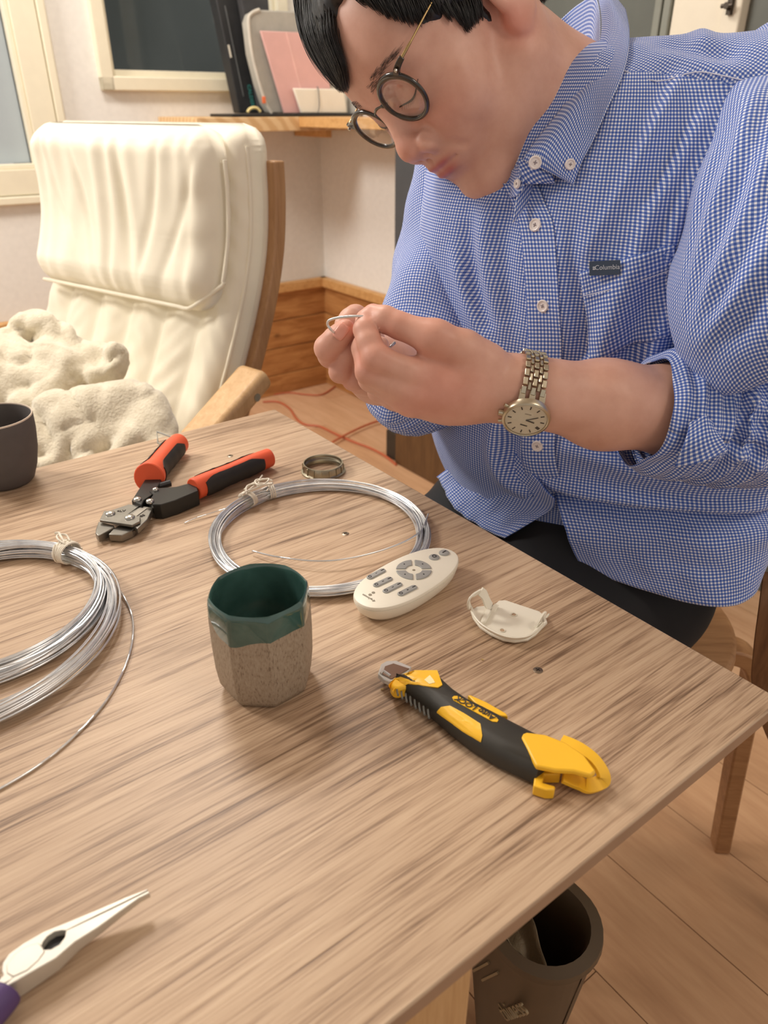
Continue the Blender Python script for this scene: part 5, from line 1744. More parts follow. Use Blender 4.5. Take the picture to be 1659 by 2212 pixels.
def cloth_sheet(name, rows, parent, n=6, mat=None, thick=.0012, uvrot=0.0, per=None, noise=.0, uvo=(0, 0), seed=1, world=True):
    """cloth patch through control points (rows of world points), evenly refined, UV by arc length"""
    R1 = [smoothpath(r, n) for r in rows]
    cols = len(R1[0])
    Cc = [smoothpath([r[j] for r in R1], n) for j in range(cols)]
    G = [[Cc[j][i] for j in range(cols)] for i in range(len(Cc[0]))]
    if noise:
        for i, r_ in enumerate(G):
            for j, p in enumerate(r_):
                v = vnoise(np.array(p)[None], 30, seed)[0] * noise
                r_[j] = p - SF * (-v)
    UVg = []; vv_ = 0
    base = [0]
    mid = len(G) // 2
    for j in range(1, cols): base.append(base[-1] + (G[mid][j] - G[mid][j - 1]).length)
    for i in range(len(G)):
        if i: vv_ += (G[i][cols // 2] - G[i - 1][cols // 2]).length
        c_, s_ = math.cos(uvrot), math.sin(uvrot)
        UVg.append([(uvo[0] + .78 * (base[j] * c_ - vv_ * s_), uvo[1] + .78 * (base[j] * s_ + vv_ * c_)) for j in range(cols)])
    m = MB(); m.grid(G, UVg)
    return obj(name, m, mat or m_ging, parent, 180, world, fix=True, solid=thick)


# placket
PL = [(1125, 398), (1142, 440), (1160, 487), (1170, 570), (1176, 660), (1178, 750), (1172, 850), (1163, 960), (1170, 1020), (1190, 1070)]
rows = []
for x, y in PL:
    r_ = []
    for dx in (-36, -18, 0, 20, 38):
        p, n = shirt_pt(x + dx, y, .0022 if abs(dx) < 30 else .0014); r_.append(p)
    rows.append(r_)
cloth_sheet('placket', rows, shirt, 4, thick=.0010, uvo=(.001, .0))


def button(px, py, rad, lift=.0034, parent=None, pn=None):
    p, n = pn if pn else shirt_pt(px, py, lift)
    x = n.orthogonal().normalized(); y = n.cross(x); M = frame(p, x, y, n)
    m = MB(); m.lathe([(.0001, -.0008), (rad, -.0008), (rad, .0006), (rad * .86, .0014), (rad * .72, .0013), (rad * .62, .0007), (.0001, .0007)], 28)
    me = m.mesh('button'); fixnormals(me); me.transform(M); b = obj('button', me, m_btnw, shirt, 40, True)
    m = MB()
    for a in (0, 1, 2, 3):
        c = Vector((math.cos(a * PI / 2 + .6), math.sin(a * PI / 2 + .6), 0)) * rad * .24
        m.lathe([(rad * .09, .0008), (.0001, .0010)], 8, c)
    m.tube([Vector((-rad * .2, -rad * .14, .0010)), Vector((rad * .2, rad * .14, .0010))], rad * .07, 5); m.tube([Vector((rad * .14, -rad * .2, .0010)), Vector((-rad * .14, rad * .2, .0010))], rad * .07, 5)
    me = m.mesh('stitch'); me.transform(M); tag(obj('thread_holes', me, m_thread, shirt, 40, True), kind='stuff')
    return b


for x, y in ((1160, 487), (1176, 660), (1163, 961)): button(x, y, .0058)

# pocket on the left chest with woven label
rows = []
for v in np.linspace(0, 1, 6):
    r_ = []
    for u in np.linspace(0, 1, 7):
        x = 1252 + (1452 - 1252) * u + v * (24 - 10 * u); y = 588 - 62 * u + v * (190 - 8 * u)
        r_.append(shirt_pt(x, y, .0016)[0])
    rows.append(r_)
cloth_sheet('pocket', rows, shirt, 3, thick=.0010, uvo=(.002, .001))
m_stitch = plain('white_stitching', (214, 216, 232), .8, var=0)


def stitch(name, pts, r=.00035, lift=.0026):
    P = [shirt_pt(x, y, lift)[0] for x, y in pts]
    m = MB(); m.tube(smoothpath(P, 4), r, 5); return obj(name, m, m_stitch, shirt, 60, True)


stitch('hem_stitching', [(1258, 640), (1320, 622), (1390, 600), (1450, 578)], lift=.0034)
P = []
for x, y in ((1275, 561), (1340, 562), (1345, 588), (1279, 597)): P.append(shirt_pt(x, y, .0042))
c = sum((p[0] for p in P), Vector()) / 4; n = sum((p[1] for p in P), Vector()).normalized()
ex = ((P[1][0] + P[2][0]) - (P[0][0] + P[3][0])).normalized(); n = (n - ex * n.dot(ex)).normalized(); ey = n.cross(ex)
M = frame(c + n * .0008, ex, ey, n)
m = MB(); m.prism(rrect(.0265, .0118, .0006, 2), -.0006, .0004, M)
lab = obj('woven_label', m, plain('slate_label', (58, 72, 92), .8, var=.05), shirt, 30, True)
m_lt = plain('label_thread', (190, 196, 206), .8, var=0)
text('label_lettering', 'Columbia', .0056, M @ Matrix.Translation((.0025, .0004, .0005)), m_lt, lab, .0001, world=True)
m = MB()
for a, b in ((-.0096, .0009), (-.0084, .0009), (-.0096, -.0006), (-.0084, -.0006)): m.box(M @ Vector((a, b, .0006)), (.0010, .0012, .0002), (M.to_3x3() @ Matrix.Rotation(.7, 3, 'Z')))
tag(obj('label_emblem', m, m_lt, lab, 30, True), kind='stuff')
stitch('shoulder_seam', [(1348, 158), (1420, 172), (1500, 162), (1560, 172), (1625, 182)], .0005, .0012)

# shirt tails over the lap
tl = [[shirt_pt(1188, 1072, -.004)[0], shirt_pt(1290, 1092, -.003)[0], shirt_pt(1400, 1104, -.003)[0], shirt_pt(1520, 1110, -.003)[0], shirt_pt(1640, 1114, -.003)[0], ad(1720, 1110, .745)],
      [ad(1216, 1130, .755), ad(1310, 1140, .752), ad(1420, 1150, .742), ad(1540, 1160, .727), ad(1650, 1150, .727), ad(1715, 1140, .75)],
      [ad(1238, 1190, .772), ad(1320, 1205, .765), ad(1430, 1218, .752), ad(1552, 1228, .738), ad(1645, 1200, .742), ad(1690, 1170, .765)],
      [ad(1258, 1228, .780), ad(1345, 1258, .772), ad(1450, 1292, .762), ad(1560, 1311, .745), ad(1628, 1284, .752), ad(1650, 1215, .775)]]
cloth_sheet('left_shirt_tail', tl, shirt, 8, thick=.0012, noise=.0016, uvo=(.0005, .0003))
tr_ = [[ad(1052, 902, .80), ad(1100, 960, .775), ad(1150, 1020, .757), ad(1200, 1076, .748)],
       [ad(1012, 980, .835), ad(1062, 1020, .806), ad(1120, 1062, .784), ad(1196, 1096, .765)],
       [ad(975, 1008, .872), ad(1030, 1060, .838), ad(1095, 1100, .806), ad(1176, 1112, .780)],
       [ad(944, 1030, .905), ad(985, 1098, .862), ad(1040, 1140, .832), ad(1092, 1162, .812)]]
cloth_sheet('right_shirt_tail', tr_, shirt, 8, thick=.0012, noise=.0022, uvo=(.001, .001), seed=5)

# sleeves


def sleeve(name, path, wr, parent=None, n=10, nr=72, uvo=0.0, start_cap=False, end_cap=False, squash=1.0):
    P = smoothpath([ad(*p[:3]) for p in path], n); m_ = len(P)
    rr = np.interp(np.linspace(0, len(path) - 1, m_), range(len(path)), [p[3] for p in path])
    T = [(P[min(i + 1, m_ - 1)] - P[max(i - 1, 0)]).normalized() for i in range(m_)]
    u = Vector((0, 0, 1)).cross(T[0]).normalized(); G = []; UVg = []; L = 0; LC = [0.0] * (nr + 1)
    for i in range(m_):
        u = (u - T[i] * u.dot(T[i])).normalized(); v = T[i].cross(u)
        if i: L += (P[i] - P[i - 1]).length
        row = []; ur = []
        for j in range(nr + 1):
            a = 2 * PI * j / nr
            d = wr(L, a, i / (m_ - 1))
            row.append(P[i] + (u * math.cos(a) * squash + v * math.sin(a)) * (rr[i] + d))
        for j in range(nr + 1):
            if i: LC[j] += (row[j] - G[-1][j]).length
            ur.append((uvo + .86 * 2 * PI * j / nr * rr[m_ // 2], .86 * LC[j]))
        G.append(row); UVg.append(ur)
    m = MB(); m.grid(G, UVg)
    if end_cap: m.add([p for p in G[-1][:-1]] + [P[-1] + T[-1] * rr[-1] * .35], [(j, (j + 1) % nr, nr) for j in range(nr)])
    return obj(name, m, m_ging, parent or shirt, 180, True, solid=.0012), G, P, T


def crease_mesh(o, folds):
    """press fold lines (picture polylines dropped on the cloth) into a finished cloth mesh"""
    from mathutils.bvhtree import BVHTree
    me = o.data; n = len(me.vertices)
    bv = BVHTree.FromPolygons([v.co for v in me.vertices], [tuple(p.vertices) for p in me.polygons])
    X = np.empty(n * 3); me.vertices.foreach_get('co', X); X = X.reshape(-1, 3)
    Nn = np.array([v.normal[:] for v in me.vertices])
    c = X.mean(0); D = np.zeros(n)
    for pts, amp, wd in folds:
        Q = []
        for x, y in pts:
            h = bv.ray_cast(CAM, ray(x, y).normalized())
            if h[0] is not None: Q.append(h[0])
        if len(Q) < 2: continue
        Q = np.array([list(v) for v in smoothpath(Q, 5)])
        best = np.full(n, 9.0); par = np.zeros(n)
        for i in range(len(Q) - 1):
            a, b = Q[i], Q[i + 1]; ba = b - a; tt_ = np.clip(((X - a) @ ba) / (ba @ ba), 0, 1)
            dd = np.linalg.norm(X - a - tt_[:, None] * ba, axis=1); k = dd < best
            best[k] = dd[k]; par[k] = ((i + tt_) / (len(Q) - 1))[k]
        D += amp * np.exp(-(best / wd) ** 2) * np.sin(PI * np.clip(par * .9 + .05, 0, 1)) ** .6
    toward = np.sign((Nn * (np.array(CAM) - X)).sum(1))            # outward on the side that faces the room
    X = X + Nn * (D * toward)[:, None]
    me.vertices.foreach_set('co', X.ravel()); me.update()


def wr_up(L, a, s):
    rd = lambda x: (1 - abs(math.sin(x))) ** 2.2
    d = .0025 * math.sin(2 * a + 22 * L) + .0055 * rd(a * 2.0 + 9 * L + .4) * (.4 + .6 * math.sin(a * 1.5 + 6 * L) ** 2) + .0045 * rd(a * 1.5 - 15 * L + 1.2) * math.sin(PI * s) + .0014 * math.sin(5 * a + 60 * L) - .003
    return d + .004 * math.exp(-((s - .93) / .05) ** 2)


def wr_low(L, a, s):
    b = math.sin(2 * PI * L / .021 + 1.3 * math.sin(2 * a) + .8 * math.sin(a * 3 + 2))
    return .0034 * b * (.6 + .4 * math.sin(a + 1)) + .0018 * math.sin(2 * PI * L / .011 + 3 * math.sin(a + .5)) + .002 * math.sin(3 * a + 30 * L)


s1, G1, P1, T1 = sleeve('left_sleeve', [(1650, 150, .70, .044), (1686, 250, .645, .060), (1672, 365, .612, .066), (1655, 490, .596, .069), (1640, 620, .588, .068), (1645, 705, .588, .065), (1668, 752, .594, .052)], wr_up, n=18, nr=120, end_cap=True)
crease_mesh(s1, [([(1640, 190), (1590, 330), (1520, 520), (1478, 690)], .0045, .007), ([(1655, 240), (1605, 390), (1540, 570)], -.0045, .010), ([(1655, 330), (1600, 480), (1530, 640), (1490, 735)], .0055, .008),
                 ([(1655, 420), (1600, 560), (1530, 690)], -.0055, .011), ([(1655, 520), (1590, 640), (1510, 750)], .006, .008), ([(1655, 610), (1600, 700), (1550, 750)], -.006, .010), ([(1545, 320), (1505, 460), (1475, 600)], .0035, .006)])
s2, G2, P2, T2 = sleeve('left_forearm_sleeve', [(1740, 820, .690, .052), (1675, 875, .675, .063), (1595, 903, .660, .061), (1510, 902, .648, .055), (1430, 894, .636, .0490)], wr_low, n=18, nr=110)
crease_mesh(s2, [([(1480, 815), (1560, 815), (1655, 885)], .006, .007), ([(1480, 850), (1560, 855), (1655, 930)], -.006, .008), ([(1500, 880), (1580, 890), (1655, 965)], .006, .007), ([(1540, 940), (1600, 950), (1655, 1000)], -.005, .008), ([(1560, 985), (1610, 985), (1655, 1020)], .005, .007)])


def wr_cuff(L, a, s):
    return .0014 * math.sin(2 * PI * L / .013 + 2 * math.sin(a)) + .0018 * math.sin(4 * a + 2) + .0012 * math.sin(7 * a + L * 90)


s3, G3, P3, T3 = sleeve('left_cuff', [(1492, 900, .641, .0560), (1464, 897, .638, .0575), (1434, 894, .635, .0555), (1406, 890, .632, .0510), (1390, 887, .6305, .0455)], wr_cuff, n=8, uvo=.01)
fl_ = [[ad(1492, 912, .578), ad(1526, 898, .581), ad(1546, 922, .585)], [ad(1478, 960, .578), ad(1520, 950, .576), ad(1560, 946, .581)], [ad(1456, 1010, .592), ad(1515, 1000, .582), ad(1572, 974, .585)]]
cloth_sheet('cuff_flap', fl_, shirt, 8, thick=.0014, uvrot=.25)


def wr_r(L, a, s): return .0035 * math.sin(2 * a + 30 * L) + .0022 * math.sin(3 * a - 45 * L + 2) + .0012 * math.sin(4 * a + 90 * L)


s4, G4, P4, T4 = sleeve('right_sleeve', [(1060, 200, .88, .050), (1035, 270, .862, .056), (1004, 400, .842, .062), (978, 540, .826, .062), (955, 680, .812, .062), (925, 800, .806, .058), (905, 862, .805, .040)], wr_r, n=10, end_cap=True)
s5, G5, P5, T5 = sleeve('right_cuff', [(925, 838, .815, .050), (900, 832, .790, .053), (878, 822, .765, .050), (868, 816, .752, .044), (874, 818, .757, .040)], wr_cuff, n=8)

# collar
def neck_d(px, py): return surf(px, py, f_body)


CT = [(1128, 342, .650), (1146, 318, .648), (1190, 262, .652), (1240, 196, .662), (1282, 130, .680), (1299, 62, .705), (1290, -8, .742), (1262, -55, .775)]
CB_ = [(1243, 402, None), (1246, 396, None), (1264, 350, None), (1284, 310, None), (1314, 240, None), (1347, 165, None), (1360, 90, None), (1352, 20, .742)]
rows = []
for k in range(len(CT)):
    a = ad(*CT[k])
    x, y, d_ = CB_[k]
    if d_ is None:
        p, n = shirt_hit(x, y); b = p + n * .0045
    else: b = ad(x, y, d_)
    mid1 = a.lerp(b, .28) + (SL * .35 + UP * .6 + SF * .4).normalized() * .0085; mid2 = a.lerp(b, .65) + (SL * .35 + UP * .4 + SF * .5).normalized() * .006
    rows.append([a, mid1, mid2, b])
rows[0] = [ad(1130, 345, .648), ad(1165, 362, .641), ad(1205, 382, .638), rows[0][3]]
cloth_sheet('collar_leaf', rows, shirt, 6, thick=.0014, uvo=(.0, .0), uvrot=0)
# inner stand going round the nape
ST = [(1128, 346, .652, .0), (1190, 266, .656, 0), (1282, 134, .684, 0), (1298, 60, .710, 0), (1288, -6, .748, 0), (1255, 6, .792, 0), (1216, 38, .826, 0), (1160, 90, .84, 0)]
rows = [[ad(*q[:3]) - UP * .0005 for q in ST], [ad(*q[:3]) - UP * .024 + (Vector((.19, .84, 1.05)) - ad(*q[:3])).normalized() * -.004 for q in ST], [ad(*q[:3]) - UP * .048 + (Vector((.19, .84, 1.05)) - ad(*q[:3])).normalized() * -.010 for q in ST]]
cloth_sheet('collar_stand', rows, shirt, 6, thick=.0012)
# far collar tip below the chin
rows = [[ad(1120, 350, .662), ad(1112, 362, .672), ad(1100, 372, .69)], [ad(1132, 378, .655), ad(1116, 392, .664), ad(1098, 400, .685)], [ad(1128, 408, .656), ad(1114, 424, .664), ad(1100, 425, .685)]]
cloth_sheet('collar_tip', rows, shirt, 6, thick=.0014, uvrot=.5)
rows = [[ad(1120, 345, .656), ad(1150, 345, .648), ad(1190, 362, .646)], [ad(1125, 372, .655), ad(1160, 376, .648), ad(1196, 386, .646)], [ad(1135, 398, .658), ad(1168, 396, .652), ad(1200, 394, .650)]]
cloth_sheet('collar_band', rows, shirt, 5, thick=.0014, uvrot=.4)
nn = (CAM - ad(1156, 351, .65)).normalized()
button(0, 0, .0056, pn=(ad(1156, 351, .6375), (nn + SL * .2).normalized()))
button(0, 0, .0046, pn=(ad(1232, 355, .6320), (nn + SL * .35).normalized()))
button(0, 0, .0040, pn=(ad(1117, 397, .6585), (nn - SL * .9).normalized()))

# ------------------------------------------------------------------ trousers
m_tr = plain('black_trousers', (18, 19, 24), .85, var=.15, scale=20, bump=.2, bscale=700)
HIPZ = .535


def tq(l, f, z): return np.array(Vector((.235, .815, 0)) + SL * l + SF * f + UP * z, np.float32)


KR = ad(880, 1075, 1.02); KR = np.array((-.06, .70, .575), np.float32)
KL = np.array((-.020, .545, .565), np.float32)


def f_tr(P):
    d = s_ell((P - tq(0, -.01, .565)) @ RB, (0, 0, 0), (.180, .15, .110))
    d = smin(d, s_ell((P - tq(-.01, .035, .63)) @ RB, (0, 0, 0), (.14, .11, .085)), .05)
    d = smin(d, s_cap(P, tq(-.085, .03, .548), KR, .088, .066), .05)
    d = smin(d, s_cap(P, tq(.095, .03, .548), KL, .092, .066), .04)
    kd = np.array((0.0, 0.0, -.44), np.float32)
    d = smin(d, s_cap(P, KR, KR + kd + np.array((.12, .14, 0), np.float32), .064, .05), .03)
    d = smin(d, s_cap(P, KL, KL + kd + np.array((.0, .05, 0), np.float32), .064, .05), .03)
    return smax(d, .452 - P[:, 2] - 2.0 * np.maximum(0, .17 - np.linalg.norm(P[:, :2] - np.array((.30, .825), np.float32), axis=1)) * 0 - np.where(np.linalg.norm(P[:, :2] - np.array((.30, .825), np.float32), axis=1) < .19, 0, 9), .01)


V, F = sdf_mesh(f_tr, (-.18, .33, .06), (.50, 1.02, .70), .006)
Nv = vnormals(V, F); V = V + Nv * (.003 * vnoise(V, 9, 6))[:, None]
obj('trousers', mesh_np('trousers', V, F), m_tr, man, 180, True)
m_sock = plain('dark_sock', (30, 30, 34), .9)
for K in (KR, KL):
    K = Vector(K); b = Vector((K.x + (.125 if K.y > .6 else .0), K.y + (.15 if K.y > .6 else .05), .045))
    m = MB(); m.tube([b + UP * .10, b + UP * .02], [.042, .040], 16)
    m.rings([[b + SF * (.09 + .115 * math.cos(a)) * 1 + SL * (.044 * math.sin(a) * s) + UP * (z - .045) for a in np.linspace(0, 2 * PI, 25)[:-1]] for z, s in ((.001, .92), (.012, 1), (.03, .95), (.05, .7), (.06, .3))], True, True, True)
    obj('sock', m, m_sock, man, 60, True)
# ================================================================== hair
def f_cap(Pw):
    P = ((Pw - HPn) @ HR.T * 1000).astype(np.float32); A = P.copy(); A[:, 0] = np.abs(A[:, 0])
    d = s_ell(P, (0, 52, -4), (86, 94, 104))
    d = smin(d, s_ell(P, (0, 20, -52), (70, 62, 56)), 20)
    # face opening
    face = s_ell(P, (0, -14, 112), (70, 70, 62)); d = smax(d, -face, 14)
    d = smax(d, -s_ell(P, (31, 38, 104), (33, 68, 68)), 14)
    cheek = s_ell(A, (82, -14, 48), (34, 44, 40)); d = smax(d, -cheek, 12)
    ear = s_ell(A, (84, 0, -8), (24, 34, 22)); d = smax(d, -ear, 5)
    d = smax(d, -(P[:, 1] + 48 + .25 * P[:, 2]), 6)
    nape = s_ell(A, (0, -70, 10), (90, 52, 60)); d = smax(d, -nape, 8)
    return d / 1000


V, F = sdf_mesh(f_cap, HPn - .16, HPn + .19, .0030)
Nv = vnormals(V, F); Hc = (V - HPn) @ HR.T * 1000
az = np.arctan2(Hc[:, 0], Hc[:, 2])
V = V + Nv * (.0007 * np.sin(az * 46 + Hc[:, 1] * .05) + .0012 * vnoise(V, 18, 8))[:, None]
t = NT('dark_hair'); co = t.coord()
t.set(col=t.ramp(t.noise(co, 160, 4, .7), [(.3, srgb(20, 18, 19)), (.7, srgb(40, 36, 36))]), rough=.36, spec=.5)
m_hd = t.m
hair = obj('hair', mesh_np('hair', V, F), m_hd, body, 180, True)


def locks(name, pts_list, width, n, seed, r=.0011, jit=.004):
    """tapered strands following guide curves (world points)"""
    rg = random.Random(seed); m = MB()
    for g in pts_list:
        Pg = smoothpath(g, 6)
        for k in range(n):
            o = Vector((rg.uniform(-1, 1), rg.uniform(-1, 1), rg.uniform(-1, 1))) * width
            o2 = Vector((rg.uniform(-1, 1), rg.uniform(-1, 1), rg.uniform(-1, 1))) * jit
            ln = rg.uniform(.80, 1.0); mm = max(4, int(len(Pg) * ln)); P = []
            for i in range(mm):
                u = i / (mm - 1); P.append(Pg[i] + o * (1 - .75 * u) + o2 * math.sin(u * 2.5))
            m.tube(P, [r * (1 - .85 * (i / (mm - 1)) ** 2) for i in range(mm)], 4)
    return tag(obj(name, m, m_hd, body, 180, True), kind='stuff')


fr = []
for k in range(12):
    u = k / 11
    fr.append([hw(-58 + 60 * u, 122 + 2 * u, 22), ad(656 + 62 * u, -30, .702 - .056 * u), ad(648 + 66 * u, 10, .700 - .060 * u), ad(662 + 57 * u, 80, .698 - .060 * u), ad(694 + 46 * u, 145, .692 - .046 * u), ad(741 + 9 * u, 200, .680 - .014 * u)])
locks('hanging_fringe', fr, .0046, 130, 1, .00055, .004)
sd2 = []
for k in range(16):
    u = k / 15
    x0, y0 = 730 + 270 * u, -60
    x1, y1 = np.interp(u, [0, .2, .45, .6, .75, 1], [800, 845, 905, 950, 1010, 1040]), np.interp(u, [0, .2, .45, .6, .8, 1], [14, 42, 62, 34, 72, 46])
    s = surf(x1, y1, f_body)[0]
    d0 = (s - CAM).dot(Vector((0, _c, -_s)))
    sd2.append([ad(x0, y0, d0 + .006), ad((x0 + x1) / 2 + 4, (y0 + y1) / 2, d0 - .008), ad(x1, y1, d0 - .003)])
locks('side_locks', sd2, .0046, 150, 2, .00055, .003)
np_ = []
for k in range(7):
    u = k / 6; b0 = hw(66 - 50 * u, -22 - 6 * u, -52 - 34 * u)
    np_.append([b0 + HU * .040, b0 + HU * .016 - HF * .002, b0 - HU * .018 + HF * .006])
locks('nape_hair', np_, .0042, 80, 3, .0005, .002)

# ================================================================== glasses
m_fr = plain('dark_tortoise_frame', (46, 38, 30), .18, var=.35, scale=90, coat=.6)
m_gold = plain('antique_gold_wire', (176, 150, 104), .3, 1.0, var=.05)
m_lens = glass('spectacle_lens', (.97, .97, .98, 1), .05, .01)
GO = hw(0, 12, 101)
tilt = Matrix.Rotation(math.radians(8), 3, HL)
GX, GY, GZ = HL, (tilt @ HU), (tilt @ HF)
gl = tag(empty('eyeglasses', GO), 'round dark framed eyeglasses with thin metal temples worn by the man', 'glasses')


def gp(x, y, z): return GO + GX * (x / 1000) + GY * (y / 1000) + GZ * (z / 1000)


for sg in (1, -1):
    pts = []
    for k in range(64):
        a = 2 * PI * k / 64; x = 24.5 * math.cos(a) * (1 + .02 * math.sin(a)); y = 22.5 * math.sin(a)
        zc = -.0035 * x * x * 0 - 1.5 * (x / 24.5) * 1.0
        pts.append(gp(sg * (34.5 + x), y, zc))
    m = MB(); R = []
    for k in range(64):
        p = pts[k]; c_ = gp(sg * 34.5, 0, 0); rad_ = (p - c_).normalized(); a = 2 * PI * k / 64
        wd = 2.2 + 1.2 * max(0, math.cos(a - .9)) ** 3
        R.append([p + rad_ * (math.cos(b) * wd / 1000) + GZ * (math.sin(b) * .0022) for b in np.linspace(0, 2 * PI, 13)[:-1]])
    m.rings(R, True, loop=True); obj('lens_rim', m, m_fr, gl, 180, True)
    m = MB(); c_ = [p.lerp(gp(sg * 34.5, 0, 0), .035) for p in pts]
    RR = [[p.lerp(gp(sg * 34.5, 0, 0), 1 - f) + GZ * (.0022 * (1 - f * f)) for p in c_] for f in (1, .7, .4, .1)]
    m.rings(RR, True, False, True); obj('lens', m, m_lens, gl, 180, True, solid=.0012)
    m = MB(); m.ribbon(smoothpath([gp(sg * 52, 15.5, -1.2), gp(sg * 58, 18.5, -2), gp(sg * 64, 20, -4), gp(sg * 68, 20.5, -7)], 5), [GZ * 1.0] * 16, [.0062 - .0001 * k for k in range(16)], .0036); e = obj('end_piece', m, m_fr, gl, 60, True, bevel=.0006)
    m = MB(); q = gp(sg * 60.5, 19.2, .4); m.tube([q, q + GZ * .0016], .0014, 12); obj('rivet', m, m_steel, e, 50, True)
    m = MB(); m.tube([gp(sg * 67, 20.5, -6), gp(sg * 69.5, 20.5, -12), gp(sg * 71, 20.3, -20)], [.0013, .0014, .0011], 8)
    tp = [gp(sg * 71, 20.3, -20), gp(sg * 75, 20, -55), gp(sg * 78, 18, -95), gp(sg * 80, 8, -112), gp(sg * 80, -14, -122)]
    m.tube(smoothpath(tp, 6), .0009, 8); obj('temple', m, m_gold, gl, 60, True)
    m = MB(); m.tube(smoothpath([gp(sg * 12, 2, -2), gp(sg * 9, 0, -5), gp(sg * 9.5, -4, -7)], 4), .0005, 6); m.lathe([(.0001, 0), (.003, .0004), (.0001, .0012)], 10, gp(sg * 10, -4, -8)); obj('nose_pad', m, m_steel, gl, 60, True)
m = MB(); m.tube(smoothpath([gp(12.5, 6, .5), gp(7, 10, 1.5), gp(0, 11.5, 2), gp(-7, 10, 1.5), gp(-12.5, 6, .5)], 6), [.0024 if abs(k - 12) > 6 else .0019 for k in range(25)], 10); obj('bridge', m, m_fr, gl, 180, True)

# ================================================================== wristwatch
m_wst = plain('brushed_watch_steel', (196, 186, 164), .3, 1.0, var=.06, scale=120)
m_dial = plain('champagne_dial', (214, 204, 182), .5, var=.02)
m_ink = plain('dial_ink', (56, 50, 46), .5, var=0)
wa = ad(1180, 852, .606); wb = ad(1108, 838, .605); wax = (wb - wa).normalized()        # towards the hand
wc = ad(1133, 842, .6055)
view = (wc - CAM).normalized(); dnv = -Vector((0, _s, _c))
nz = (-view * .62 + dnv * .72); nz = (nz - wax * nz.dot(wax)).normalized()
ny = nz.cross(wax)
wat = tag(empty('wristwatch', wc), 'steel wristwatch with pale dial on the man\'s left wrist', 'watch')
cen_w = Vector((.1155, .5735, .8575)) + (ad(1126, 868, .58) - ad(1134, 868, .58)) * .0
_rc = {}


def wrad(a):
    k = round(a, 4)
    if k not in _rc:
        dv = np.array(nz * math.cos(a) + ny * math.sin(a)); r_ = .060
        for _ in range(60):
            v = float(f_body((np.array(cen_w) + dv * r_)[None].astype(np.float32))[0])
            if v < .00015: break
            r_ -= v * .8
        _rc[k] = r_
    return _rc[k]


RY = RZW = .0262


def wpt(a, r=0.0):                       # around the wrist: a = 0 at the dial
    return cen_w + (nz * math.cos(a) + ny * math.sin(a)) * (wrad(a) + .0016 + r)


# case axes: 12 o'clock points up along the bracelet
cx_ = -wax; cz_ = nz; cy_ = cz_.cross(cx_)
if (cy_.dot(Vector((0, _s, _c)))) < 0: cx_, cy_ = -cx_, -cy_
ca_, sa_ = math.cos(math.radians(-6)), math.sin(math.radians(-6))
MW = frame(cen_w + nz * (wrad(0) + .0002), cx_, cy_, cz_)


def wl(prof_, name, mat, parent=wat, n=56, M=MW, cap=False):
    m = MB(); m.lathe(prof_, n); me = m.mesh(name); fixnormals(me); me.transform(M); return obj(name, me, mat, parent, 35, True)


wl([(.0001, 0), (.0170, 0), (.0190, .0014), (.0192, .0050), (.0186, .0066), (.0172, .0074), (.0166, .0070), (.0164, .0058), (.0001, .0058)], 'case', m_wst)
dial = wl([(.0001, .0058), (.0163, .0058), (.0163, .0061), (.0001, .0061)], 'dial', m_dial)
wl([(.0166, .0070), (.0150, .0074), (.0001, .0076)], 'crystal', glass('watch_crystal', (.98, .98, .98, 1), .05, .02))


def wbox(name, x, y, z, sx, sy, rot, mat, parent):
    m = MB(); m.box((0, 0, 0), (sx, sy, .0003)); me = m.mesh(name); me.transform(MW @ Matrix.Translation((x, y, z)) @ Matrix.Rotation(rot, 4, 'Z')); return obj(name, me, mat, parent, 30, True)


for h_ in range(12):
    a = PI / 2 - 2 * PI * h_ / 12; r_ = .0131
    wbox('hour_marker', r_ * math.cos(a), r_ * math.sin(a), .00625, .0030 if h_ != 4 else .0034, .0009 if h_ not in (4,) else .0024, a, m_ink, dial)
for ang, ln, wd in ((math.radians(30), .0098, .0006), (math.radians(-12), .0072, .0010)):
    wbox('watch_hand', ln / 2 * math.cos(ang), ln / 2 * math.sin(ang), .0066, ln, wd, ang, m_ink, dial)
wbox('dial_print', .0, -.0062, .00625, .0058, .0010, -.12, m_ink, dial)
wbox('dial_logo', .0, .0062, .00625, .0050, .0008, -.05, plain('faint_print', (160, 146, 124), .5, var=0), dial)
for (dx, dy, ln, rr) in ((-.0192, 0, .0040, .0024), (-.0180, .0085, .0026, .0014), (-.0180, -.0085, .0026, .0014)):
    s = -1 if (MW @ Vector((-1, 0, 0)) - MW @ Vector((0, 0, 0))).dot(wax) > 0 else 1
    p = MW @ Vector((dx * (1 if s < 0 else -1), dy, .0034)); o_ = (MW @ Vector((dx * (1.3 if s < 0 else -1.3), dy * 1.25, .0034)) - p).normalized()
    m = MB(); m.tube([p - o_ * .001, p + o_ * ln * .8], rr, 16); obj('crown', m, m_wst, wat, 40, True)
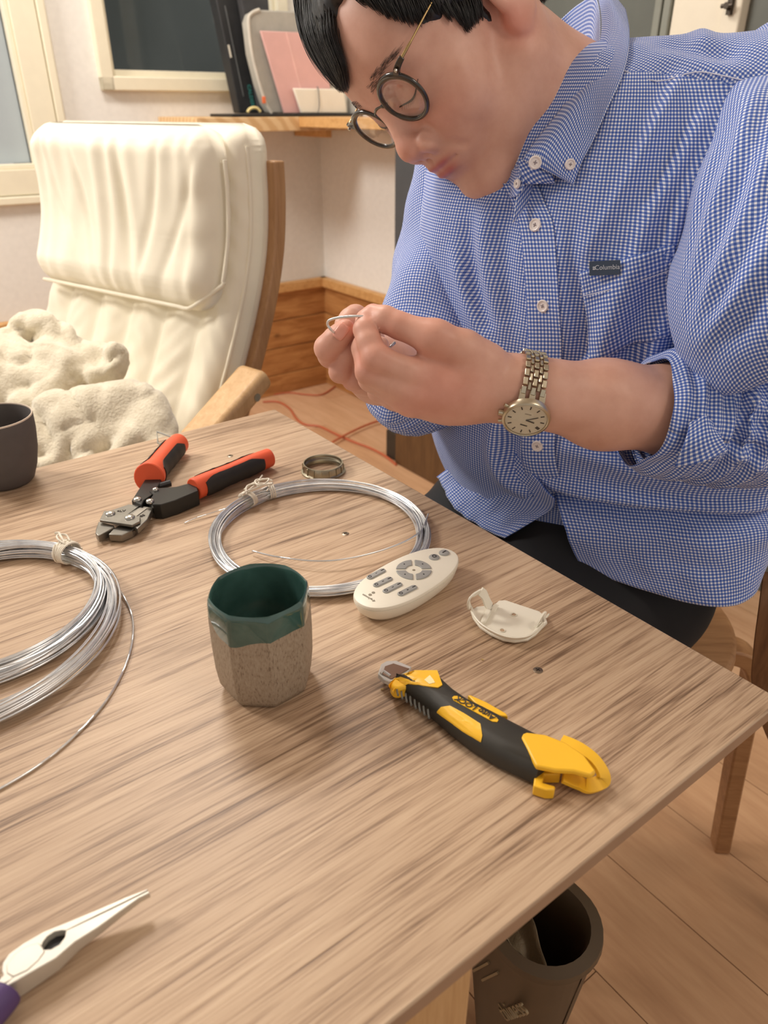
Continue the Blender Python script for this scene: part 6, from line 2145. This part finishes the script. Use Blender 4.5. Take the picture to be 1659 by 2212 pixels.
# bracelet: five staggered link columns
sgn_a = 1 if (ny.dot(Vector((0, _s, _c)))) > 0 else -1
cols_ = ((-.0072, .0042), (-.0036, .0026), (0, .0040), (.0036, .0026), (.0072, .0042))
NR = 18
lm = {}
for ri in range(NR):
    for ci, (w_, wd) in enumerate(cols_):
        off = .5 if ci % 2 else 0
        a = sgn_a * (.80 + (ri + off) * (2 * PI - 1.6) / NR); step = (2 * PI - 1.6) / NR * RY
        taper = 1.0 - .10 * math.sin((ri / NR) * PI)
        p = wpt(a, .0010) + wax * w_ * taper * 1.05
        rn = (wpt(a, .01) - wpt(a, 0)).normalized(); tn = rn.cross(wax).normalized()
        key = wd
        if key not in lm:
            m = MB(); m.box((0, 0, 0), (wd * .92, step * .90, .0024)); me_ = m.mesh('bracelet_link')
            bm = bmesh.new(); bm.from_mesh(me_); bmesh.ops.bevel(bm, geom=bm.edges[:], offset=.00045, segments=1, affect='EDGES'); bm.to_mesh(me_); bm.free(); me_.materials.append(m_wst); lm[key] = me_
        o_ = bpy.data.objects.new('bracelet_link', lm[key]); C.objects.link(o_); o_.parent = wat
        o_.matrix_parent_inverse = wmat(wat).inverted(); o_.matrix_basis = frame(p, wax, tn, rn)
for s in (-1, 1):
    for w_ in (-.0080, .0, .0080):
        a0, a1 = s * .50, s * .80
        m = MB(); m.ribbon([wpt(a, .0024 - .001 * abs(k)) + wax * w_ for k, a in enumerate(np.linspace(a0, a1, 4))], [(wpt(a, .01) - wpt(a, 0)) for a in np.linspace(a0, a1, 4)], .0050, .0028); obj('lug', m, m_wst, wat, 40, True, bevel=.0004)

# ================================================================== the wire being bent
m = MB()
P = smoothpath([ad(806, 688, .5835), ad(794, 685, .581), ad(770, 683, .580), ad(740, 685, .582), ad(718, 689, .585), ad(709, 694, .588), ad(708, 702, .590), ad(714, 711, .5915), ad(722, 718, .594)], 6)
m.tube(P, .00105, 8)
bw_ = tag(obj('bent_wire', m, m_wire, None, 180), 'short silver wire bent into a hook, held between the man\'s fingertips', 'wire')
m = MB(); m.tube([ad(838, 754, .5955), ad(853, 740, .600)], [.0010, .0012], 8); obj('wire_tail', m, m_wire, bw_, 180, True)
bpy.context.view_layer.update()
